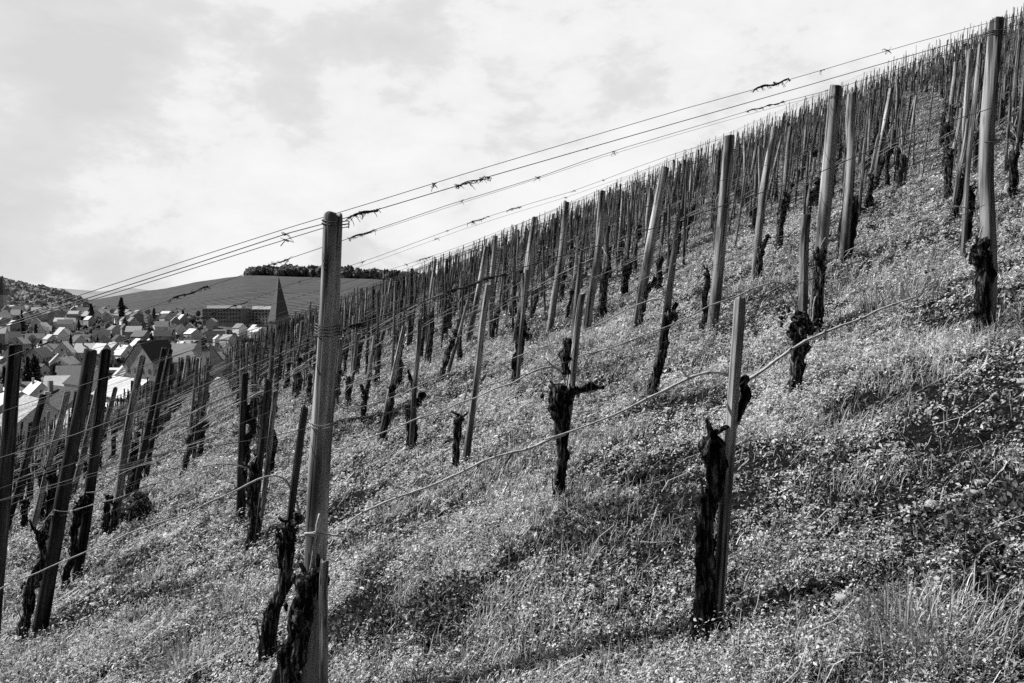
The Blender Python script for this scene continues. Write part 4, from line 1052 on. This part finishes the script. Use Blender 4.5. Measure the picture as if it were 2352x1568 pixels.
# nearer houses right below the vineyard
near = [
 (75, 122, 11, 10, 6.0, 0.9, -46, "roofp", "wall", "near house with a broad sunlit roof between the two leftmost posts", False),
 (150, 128, 12, 11, 6.5, 0.95, -38, "roofd", "walld", "near house with a dark gable right of the broad sunlit roof", False),
 (40, 80, 15, 10, 3.5, 0.8, -50, "roofd", "walld", "nearest house with a black roof low at the left edge", False),
 (112, 76, 8, 7, 2.4, 1.1, -30, "roofl", "walld", "small house with a steep white roof and a barred dormer window", True),
 (215, 104, 13, 10, 5.5, 0.8, -36, "roofp", "wall", "white-walled house seen between the thick leaning post and the next", False),
 (270, 112, 12, 9, 5.0, 0.9, -52, "roofp", "walld", "house with a pale roof behind the third left post", False),
 (330, 125, 12, 9, 5, 0.8, -42, "roofd", "wall", "dark-roofed house behind the flat-topped fourth post", False),
 (20, 165, 16, 10, 6, 0.7, -44, "roofl", "wall", "long pale-roofed house at the left edge above the nearest ones", False),
 (430, 140, 11, 9, 6, 0.9, -38, "roofl", "wall", "pale house behind the slanting pair of posts", False),
 (300, 195, 18, 11, 6, 0.7, -40, "roofl", "wall", "large pale-fronted house below the old school", False),
 (205, 235, 12, 10, 7, 0.9, -40, "roofd", "wall", "house with a hipped grey roof and white dormer front in mid town", False),
]
for i, (px, d, L, W, H, p, rz, rm, wm, lb, dor) in enumerate(near):
    x, y = px_xy(px, d)
    build_house(x, y, R(rz), L, W, H, p, M[wm], M[rm], lb, "houses just below the vineyard", seed=i, dormer=dor)
# long shed with dark glazed bays
def shed(px, d, L, W, H, rz, label):
    x, y = px_xy(px, d); z = Tz(x, y)
    root = empty("long_hall", (x, y, z), label, "hall"); root.rotation_euler = (0, 0, R(rz))
    mb = MB(); mb.box((0, 0, H / 2 - 1), (L, W, H + 2)); mb.build("wall", M["walld"], root, smooth=False)
    mb = MB(); mb.box((0, 0, H + .25), (L + 1, W + 1, .4)); mb.build("roof", M["roofl"], root, smooth=False)
    for i in range(7): link("window", rect_mesh("window", (-L/2 + (i + .5) * L / 7, -W/2 - .06, H * .5), (L / 7 * .82, .12, H * .62), M["window"]), root)
shed(170, 165, 26, 12, 5.5, -6, "long flat hall with dark glazed bays and a pale roof")
shed(235, 330, 60, 14, 4, 4, "very long low hall with a bright flat roof in mid town")

# old school: gabled front, long roof, corner turret
x, y = px_xy(425, 270); z = Tz(x, y)
root = build_house(x, y, R(-22), 21, 12, 12.5, 0.95, M["walld"], M["roofm"], "old three-storey school with a tall gable and long pale roof", name="school", cat="school", z=z, seed=5)
mb = MB(); mb.box((11.2, -4.5, 7), (3.6, 3.6, 18)); tw = mb.build("turret", M["wall"], root, smooth=False)
mb = MB(); v = [(9.1, -6.6, 16), (13.3, -6.6, 16), (13.3, -2.4, 16), (9.1, -2.4, 16), (11.2, -4.5, 20.5)]; mb.add(v, [(0, 1, 4), (1, 2, 4), (2, 3, 4), (3, 0, 4), (3, 2, 1, 0)]); mb.build("turret_roof", M["roofd"], tw, smooth=False)
mb = MB(); w, r, ch, wn = house_parts(12, 12, 12.5, 1.15, 3)
o = w.build("gable_wing", M["walld"], root, (-7, -7, 0), smooth=False); o.rotation_euler = (0, 0, R(90))
o2 = r.build("gable_roof", M["roofd"], o, smooth=False)
for c, d in wn: link("window", rect_mesh("window", c, d, M["window"]), o)

# big flat-roofed blocks
def block(px, d, L, W, H, rz, label, wallm, rows, cols):
    x, y = px_xy(px, d); z = Tz(x, y)
    root = empty("apartment_block", (x, y, z), label, "building", "large flat-roofed blocks under the vineyard hill"); root.rotation_euler = (0, 0, R(rz))
    mb = MB(); mb.box((0, 0, H / 2 - 2), (L, W, H + 4)); mb.build("wall", wallm, root, smooth=False)
    mb = MB(); mb.box((0, 0, H + .3), (L + 1.5, W + 1.5, .6)); mb.box((0, 1, H + 1.8), (L * .9, W * .6, 2.4)); mb.build("roof", M["roofl"], root, smooth=False)
    for r_ in range(rows):
        for c in range(cols):
            link("window", rect_mesh("window", (-L/2 + (c + .5) * L / cols, -W/2 - .06, 2 + (r_ + .5) * (H - 2) / rows), (L / cols * .5, .15, (H - 2) / rows * .5), M["roofd"]), root)
block(520, 660, 36, 13, 14, -14, "big grey block with rows of square windows left of the church spire", M["walld"], 4, 13)
block(612, 665, 26, 13, 14, -20, "white block with window bands just left of the church spire", M["wall"], 5, 8)
block(752, 560, 20, 12, 7, 5, "low pale building right of the church spire", M["wall"], 2, 6)

# church with a steep pyramid spire
x, y = px_xy(641, 300); z = Tz(x, y)
root = empty("church", (x, y, z), "stone church with a steep pointed spire rising over the vines", "church")
root.rotation_euler = (0, 0, R(44))
zt = (HY - 738) / FPX * 300 - z; za = (HY - 634) / FPX * 300 - z
mb = MB(); mb.box((0, 0, zt / 2 - 2), (5.1, 5.1, zt + 4)); tw = mb.build("tower", M["stonewall"], root, smooth=False)
for zz in (zt - 4.5,):
    for sx_ in (-1.4, 1.4): link("window", rect_mesh("window", (sx_ * .8, -2.6, zz), (1.1, .15, 3.4), M["window"]), tw)
    for sx_ in (-1.4, 1.4): link("window", rect_mesh("window", (-2.6, sx_ * .8, zz), (.15, 1.1, 3.4), M["window"]), tw)
mb = MB(); q = 3.1; mb.add([(-q, -q, zt), (q, -q, zt), (q, q, zt), (-q, q, zt), (0, 0, za)], [(0, 1, 4), (1, 2, 4), (2, 3, 4), (3, 0, 4), (3, 2, 1, 0)])
mb.tube([(0, 0, za - .6), (0, 0, za + 1.4)], 0.09, 5); mb.build("spire", M["spire"], root, smooth=False)
for a in (-1, 1):
    for b_ in (-1, 1):
        mb = MB(); cx, cy = a * 2.5, b_ * 2.5; mb.add([(cx - .55, cy - .55, zt), (cx + .55, cy - .55, zt), (cx + .55, cy + .55, zt), (cx - .55, cy + .55, zt), (cx, cy, zt + 3.4)], [(0, 1, 4), (1, 2, 4), (2, 3, 4), (3, 0, 4), (3, 2, 1, 0)])
        mb.build("pinnacle", M["wall"] if (a, b_) == (1, -1) else M["spire"], root, smooth=False)
w, r, ch, wn = house_parts(24, 12, 10, 1.2, 3, False)
o = w.build("nave", M["stonewall"], root, (0, 14.65, 0), smooth=False); o.rotation_euler = (0, 0, R(90)); r.build("nave_roof", M["roofd"], o, smooth=False)
# distant second church
x, y = px_xy(6, 760); z = Tz(x, y); root = empty("church", (x, y, z), "distant church with a needle-thin dark spire at the left edge", "church")
mb = MB(); mb.box((0, 0, 8), (6, 6, 22)); mb.build("tower", M["walld"], root, smooth=False)
mb = MB(); mb.add([(-3.2, -3.2, 19), (3.2, -3.2, 19), (3.2, 3.2, 19), (-3.2, 3.2, 19), (0, 0, 37)], [(0, 1, 4), (1, 2, 4), (2, 3, 4), (3, 0, 4)]); mb.build("spire", M["spire"], root, smooth=False)

# the many houses: shared variants
HV = []
for i in range(10):
    rr = random.Random(i + 50)
    L, W, H = rr.uniform(8, 13), rr.uniform(7, 9.5), rr.uniform(4, 7)
    w, r, ch, wn = house_parts(L, W, H, rr.uniform(.75, 1.15), i)
    wins = [rect_mesh("window", c, d, M["window"]) for c, d in wn]
    HV.append((w, r, ch, wins, L))
HM = {}
def hv(i, wm, rm):
    if (i, wm, rm) not in HM:
        w, r, ch, wins, L = HV[i]
        HM[(i, wm, rm)] = (w.mesh("wall", M[wm], False), r.mesh("roof", M[rm], False), ch.mesh("chimney", M["walld"], False), wins)
    return HM[(i, wm, rm)]
taken = [px_xy(px, d) + (L * .75,) for px, d, L, *_ in near] + [px_xy(170, 165) + (17,), px_xy(235, 330) + (30,), px_xy(425, 270) + (24,), px_xy(518, 620) + (26,), px_xy(622, 640) + (22,), px_xy(641, 300) + (16,), px_xy(648, 316) + (14,)]
cnt = 0; tries = 0
while cnt < 300 and tries < 26000:
    tries += 1
    px = random.uniform(-120, 860); d = 150 + 780 * random.random() ** 0.85
    if d > 640 and px > 430: continue
    if d > 780 and px > 300: continue
    x, y = px_xy(px, d)
    rad = 5.6 + d * 0.0035
    if any((x - a) ** 2 + (y - b) ** 2 < (rad + c * .7) ** 2 for a, b, c in taken): continue
    taken.append((x, y, rad))
    rm = random.choices(("roofl", "roofm", "roofd"), (5, 3, 2))[0]; wm = "wall" if random.random() < .7 else "walld"
    w, r, ch, wins = hv(random.randrange(10), wm, rm)
    root = empty("house", (x, y, Tz(x, y)), {"roofl": "pale-roofed", "roofm": "grey-roofed", "roofd": "dark-roofed"}[rm] + " gabled house among the roofs of the valley town", "house", "houses of the valley town")
    k_ = random.uniform(.72, .95); root.scale = (k_, k_, k_ * random.uniform(.9, 1.15)); root.rotation_euler = (0, 0, R(random.choice((-60, -50, -40, 20, -75)) + random.uniform(-14, 14)))
    link("wall", w, root); ro = link("roof", r, root)
    if d < 450:
        link("chimney", ch, ro)
        for q in wins: link("window", q, root)
    cnt += 1

# ------------------------------------------------------------------ trees
def tree_meshes(kind, seed):
    rr = np.random.default_rng(seed)
    H = {"conifer": 13, "poplar": 15, "round": 9, "bare": 9}[kind]
    tk = MB()
    z = np.linspace(-.5, H * (.93 if kind != "round" else .6), 8)
    tk.tube(np.stack([0.12 * vnoise(z + seed, z * 0), 0.12 * vnoise(z, z * 0 + seed), z], -1), np.linspace(.28, .04, 8), 7)
    for i in range(9):
        a = i * 2.4; z0 = H * (.25 + .07 * i); l = H * .22 * (1 - i / 12)
        if kind in ("round", "bare"): tk.tube([(0, 0, z0), (math.cos(a) * l * .6, math.sin(a) * l * .6, z0 + l * .5), (math.cos(a) * l, math.sin(a) * l, z0 + l)], [.1, .06, .02], 5)
    n = 1500
    if kind == "conifer":
        t = rr.random(n) ** 1.4; rad = (1 - t) * H * .22 * (0.75 + .25 * np.sin(t * 50)) ; zz = H * (.08 + .92 * t); q = rr.random(n) ** .4
    elif kind == "poplar":
        t = rr.random(n); rad = H * .11 * np.sin(np.pi * (t * .9 + .08)) ** .6; zz = H * (.06 + .94 * t); q = rr.random(n) ** .4
    else:
        t = rr.random(n); rad = H * .36 * np.sin(np.pi * (t * .92 + .05)) ** .7; zz = H * (.28 + .72 * t); q = rr.random(n) ** .45
    a = rr.random(n) * 2 * np.pi
    lump = 1 + .9 * fbm(np.cos(a) * 1.3 + seed + zz * .25, np.sin(a) * 1.3 + zz * .3, 2)
    c = np.stack([np.cos(a) * rad * q * lump, np.sin(a) * rad * q * lump, zz], -1)
    s = (0.35 if kind != "bare" else .22) * (.6 + rr.random(n))[:, None]
    u = rr.normal(0, 1, (n, 3)); u /= np.linalg.norm(u, axis=1)[:, None]; k = rr.normal(0, 1, (n, 3)); w = np.cross(u, k); w /= np.linalg.norm(w, axis=1)[:, None]
    V = np.stack([c - u * s, c + w * s * .7, c + u * s, c - w * s * .7], 1).reshape(-1, 3)
    tone = np.repeat(np.clip(.3 + .5 * fbm(c[:, 0], c[:, 2], 2) + rr.random(n) * .5, 0, 1), 4)
    mat = {"conifer": "conleaf", "poplar": "conleaf", "round": "treeleaf", "bare": "budleaf"}[kind]
    return tk.mesh("trunk", M["trunk"]), fast_mesh("crown", V, np.arange(n * 4).reshape(-1, 4), M[mat], tone)
TM = {k: [tree_meshes(k, i + 3) for i in range(3)] for k in ("conifer", "poplar", "round", "bare")}
def tree(kind, x, y, s, label, group=None, i=0):
    root = empty({"conifer": "conifer_tree", "poplar": "columnar_tree", "round": "leafy_tree", "bare": "budding_tree"}[kind], (x, y, Tz(x, y)), label, "tree", group)
    root.scale = (s, s, s); root.rotation_euler = (0, 0, random.random() * 6)
    tk, cr = TM[kind][i % 3]; link("trunk", tk, root); link("crown", cr, root)
for i, (kind, px, d, s, lb) in enumerate([
    ("conifer", 62, 225, 1.15, "tall dark conifer standing among gardens at the left"), ("poplar", 78, 235, 1.0, "dark columnar tree close right of the tall left conifer"),
    ("conifer", 122, 245, .9, "dark conifer in front of the long low hall"), ("poplar", 280, 640, 1.5, "lone columnar tree at the foot of the vineyard hill"),
    ("poplar", 210, 640, 1.1, "small columnar tree left of the lone one under the hill"), ("conifer", 50, 560, 1.2, "broad dark conifer in the upper left of town"),
    ("conifer", 330, 330, 0.9, "conifer between roofs in the middle of town"), ("round", 130, 300, 1.0, "dense dark tree left of mid town"),
    ("conifer", 8, 200, 1.0, "dark conifer at the left edge behind the leftmost post"), ("round", 455, 420, 1.2, "dark rounded tree between old school and grey block"),
    ("bare", 480, 240, 1.3, "budding tree beside the old school turret"), ("bare", 30, 260, 1.4, "budding tree in the gardens at the left edge")]):
    x, y = px_xy(px, d); tree(kind, x, y, s, lb, i=i)
k = 0; tr = 0
while k < 230 and tr < 6000:
    tr += 1
    px = random.uniform(-150, 860); d = 130 + 850 * random.random() ** .8
    if d > 660 and px > 460: continue
    x, y = px_xy(px, d)
    if any((x - a) ** 2 + (y - b) ** 2 < (c * .75) ** 2 for a, b, c in taken): continue
    kind = random.choice(["conifer", "round", "round", "bare", "bare", "poplar"])
    tree(kind, x, y, random.uniform(.4, .8), {"conifer": "dark conifer between the roofs of the town", "round": "rounded dark tree between the roofs of the town", "bare": "pale budding tree between the roofs of the town", "poplar": "slim dark tree between the roofs of the town"}[kind], "trees scattered through the town", k)
    k += 1
# woods
def wood(name, label, n, fn, mat, w=(4, 7)):
    mb = MB()
    base = [MB() for _ in range(4)]
    for i, b_ in enumerate(base): b_.blob((0, 0, 0), (1, 1, 1), i * 3 + 1, .6, 8, 7)
    V, F, n0 = [], [], 0
    for i in range(n):
        x, y, z = fn(); r_ = random.uniform(*w); h = r_ * random.uniform(.7, 1.15)
        b_ = base[i % 4]; a = random.random() * 6.28; P = np.array(b_.v)
        P = np.stack([P[:, 0] * math.cos(a) - P[:, 1] * math.sin(a), P[:, 0] * math.sin(a) + P[:, 1] * math.cos(a), P[:, 2]], -1) * (r_ * .7, r_ * .7, h) + (x, y, z + h * .5)
        V.append(P); F += [tuple(q + n0 for q in f) for f in b_.f]; n0 += len(P)
    me = bpy.data.meshes.new(name); me.from_pydata(np.concatenate(V).tolist(), [], F); me.materials.append(mat); me.update()
    tag(link(name, me), label, "wood", kind="stuff")
def crest():
    px = random.uniform(568, 1150); d = 1350 + random.uniform(-15, 90)
    zt_ = np.interp(px, [565, 760, 930, 1300], [632, 638, 648, 680]); z = (HY - zt_) / FPX * 1350
    k_ = min(1, (px - 560) / 45)
    return (px - CX) / FPX * d, d, z + random.uniform(-1, 8) * k_
wood("woodland", "dark wood along the crest of the vineyard hill", 1500, crest, M["wood_far"], (5, 9.5))
def lefth():
    px = random.uniform(-300, 260); t = random.random(); d = 850 + 650 * t
    zs_ = np.interp(px, [-300, 0, 60, 130, 200, 270], [600, 643, 655, 668, 693, 716]); zt_ = (HY - zs_) / FPX * 1500; zb = Tz((px - CX) / FPX * 850, 850) - 2
    return (px - CX) / FPX * d, d, zb + (zt_ - zb) * (1 - (1 - t) ** 1.35) + random.uniform(-8, -4)
wood("woodland", "mixed woodland covering the hillside at the far left", 3200, lefth, M["hillwood"], (4, 7.5))
def gardens():
    while True:
        px = random.uniform(-120, 900); d = random.uniform(90, 760); x, y = px_xy(px, d)
        if all((x - a) ** 2 + (y - b) ** 2 > (c * .8) ** 2 for a, b, c in taken): return x, y, Tz(x, y)
wood("garden_shrubs", "shrubs and hedges in the gardens between the houses", 1500, gardens, M["wood_far"], (1.2, 3.2))

# ------------------------------------------------------------------ light and sky
SUN_AZ, SUN_EL = R(-78), R(47)            # azimuth measured from straight ahead, negative = left
sd = Vector((math.sin(SUN_AZ) * math.cos(SUN_EL), math.cos(SUN_AZ) * math.cos(SUN_EL), math.sin(SUN_EL)))
sl = bpy.data.lights.new("sun", "SUN"); sl.energy = 5.0; sl.angle = R(0.5); sl.color = (1.0, 1.0, 1.0)
so = bpy.data.objects.new("sun", sl); COL.objects.link(so); so.rotation_euler = sd.to_track_quat('Z', 'Y').to_euler()
w = bpy.data.worlds.new("World"); sc.world = w; w.use_nodes = True
nt = w.node_tree; nt.nodes.clear()
out = nt.nodes.new("ShaderNodeOutputWorld"); bg = nt.nodes.new("ShaderNodeBackground"); nt.links.new(bg.outputs[0], out.inputs[0])
sky = nt.nodes.new("ShaderNodeTexSky"); sky.sky_type = 'NISHITA'; sky.sun_disc = False; sky.sun_elevation = SUN_EL; sky.sun_rotation = SUN_AZ % (2 * math.pi)
bw = nt.nodes.new("ShaderNodeRGBToBW"); nt.links.new(sky.outputs[0], bw.inputs[0])
tc = nt.nodes.new("ShaderNodeTexCoord")
# clouds on the direction, stretched sideways
mp = nt.nodes.new("ShaderNodeMapping"); mp.inputs["Scale"].default_value = (1.0, 1.0, 1.9); mp.inputs["Rotation"].default_value = (0, R(16), 0); mp.inputs["Location"].default_value = (3.1, 1.7, 0.4)
nt.links.new(tc.outputs["Generated"], mp.inputs[0])
n1 = nt.nodes.new("ShaderNodeTexNoise"); n1.inputs["Scale"].default_value = 5.2; n1.inputs["Detail"].default_value = 9; n1.inputs["Roughness"].default_value = 0.62; n1.inputs["Distortion"].default_value = 0.12
nt.links.new(mp.outputs[0], n1.inputs["Vector"])
# where the cloud cover is thicker (grey) or thinner (white), as patches of sky around a direction
fac = n1.outputs["Fac"]
def skypatch(px, py, rad, amt):
    global fac
    c = Vector(ray(px, py)).normalized()
    d = nt.nodes.new("ShaderNodeVectorMath"); d.operation = "DOT_PRODUCT"; nt.links.new(tc.outputs["Generated"], d.inputs[0]); d.inputs[1].default_value = c
    m_ = nt.nodes.new("ShaderNodeMapRange"); m_.interpolation_type = "SMOOTHSTEP"
    m_.inputs[1].default_value = math.cos(math.atan(rad / FPX)); m_.inputs[2].default_value = 1.0; m_.inputs[4].default_value = amt
    nt.links.new(d.outputs["Value"], m_.inputs[0]); fac = mathn(nt, "ADD", fac, m_.outputs[0])
for px_, py_, rad_, amt_ in [(250, 20, 260, -.10), (60, 250, 380, -.10), (450, 215, 380, -.09), (780, 170, 300, -.09), (60, 430, 300, -.08), (1250, 60, 450, -.05), (640, 520, 300, -.05),
                             (120, 110, 260, .09), (480, 400, 300, .12), (820, 320, 380, .05), (1150, 260, 500, .05), (1700, 100, 900, .04), (600, 60, 380, .07), (300, 560, 300, .05)]:
    skypatch(px_, py_, rad_, amt_)
cl = ramp(nt, fac, [(0.28, 0.69), (0.42, 0.75), (0.465, 0.80), (0.51, 0.88), (0.64, 0.94)])
# bright clouds ahead and left; unseen sky elsewhere dimmed to cut fill light
dt = nt.nodes.new("ShaderNodeVectorMath"); dt.operation = "DOT_PRODUCT"; nt.links.new(tc.outputs["Generated"], dt.inputs[0]); dt.inputs[1].default_value = Vector((-0.12, 0.97, 0.2)).normalized()
mr = nt.nodes.new("ShaderNodeMapRange"); mr.interpolation_type = "SMOOTHSTEP"; mr.inputs[1].default_value = 0.55; mr.inputs[2].default_value = 0.74; nt.links.new(dt.outputs["Value"], mr.inputs[0])
skyv = mathn(nt, "MULTIPLY", bw.outputs[0], 0.15)
mix = nt.nodes.new("ShaderNodeMix"); mix.data_type = "RGBA"
nt.links.new(mr.outputs[0], mix.inputs[0]); nt.links.new(skyv, mix.inputs[6])
sc10 = nt.nodes.new("ShaderNodeVectorMath"); sc10.operation = "SCALE"; sc10.inputs["Scale"].default_value = 10.0; nt.links.new(cl, sc10.inputs[0])
nt.links.new(sc10.outputs[0], mix.inputs[7])
nt.links.new(mix.outputs[2], bg.inputs[0]); bg.inputs[1].default_value = 0.1

sc.view_settings.view_transform = 'Standard'; sc.view_settings.look = 'None'; sc.view_settings.exposure = 0
sc.render.engine = 'CYCLES'
sc.cycles.use_denoising = False
sc.cycles.max_bounces = 4; sc.cycles.diffuse_bounces = 1; sc.cycles.transmission_bounces = 2
sc.cycles.sample_clamp_indirect = 4
sc.render.film_transparent = False
print("counts", nS, nV, nP, cnt, len(pts), len(bpy.data.objects))
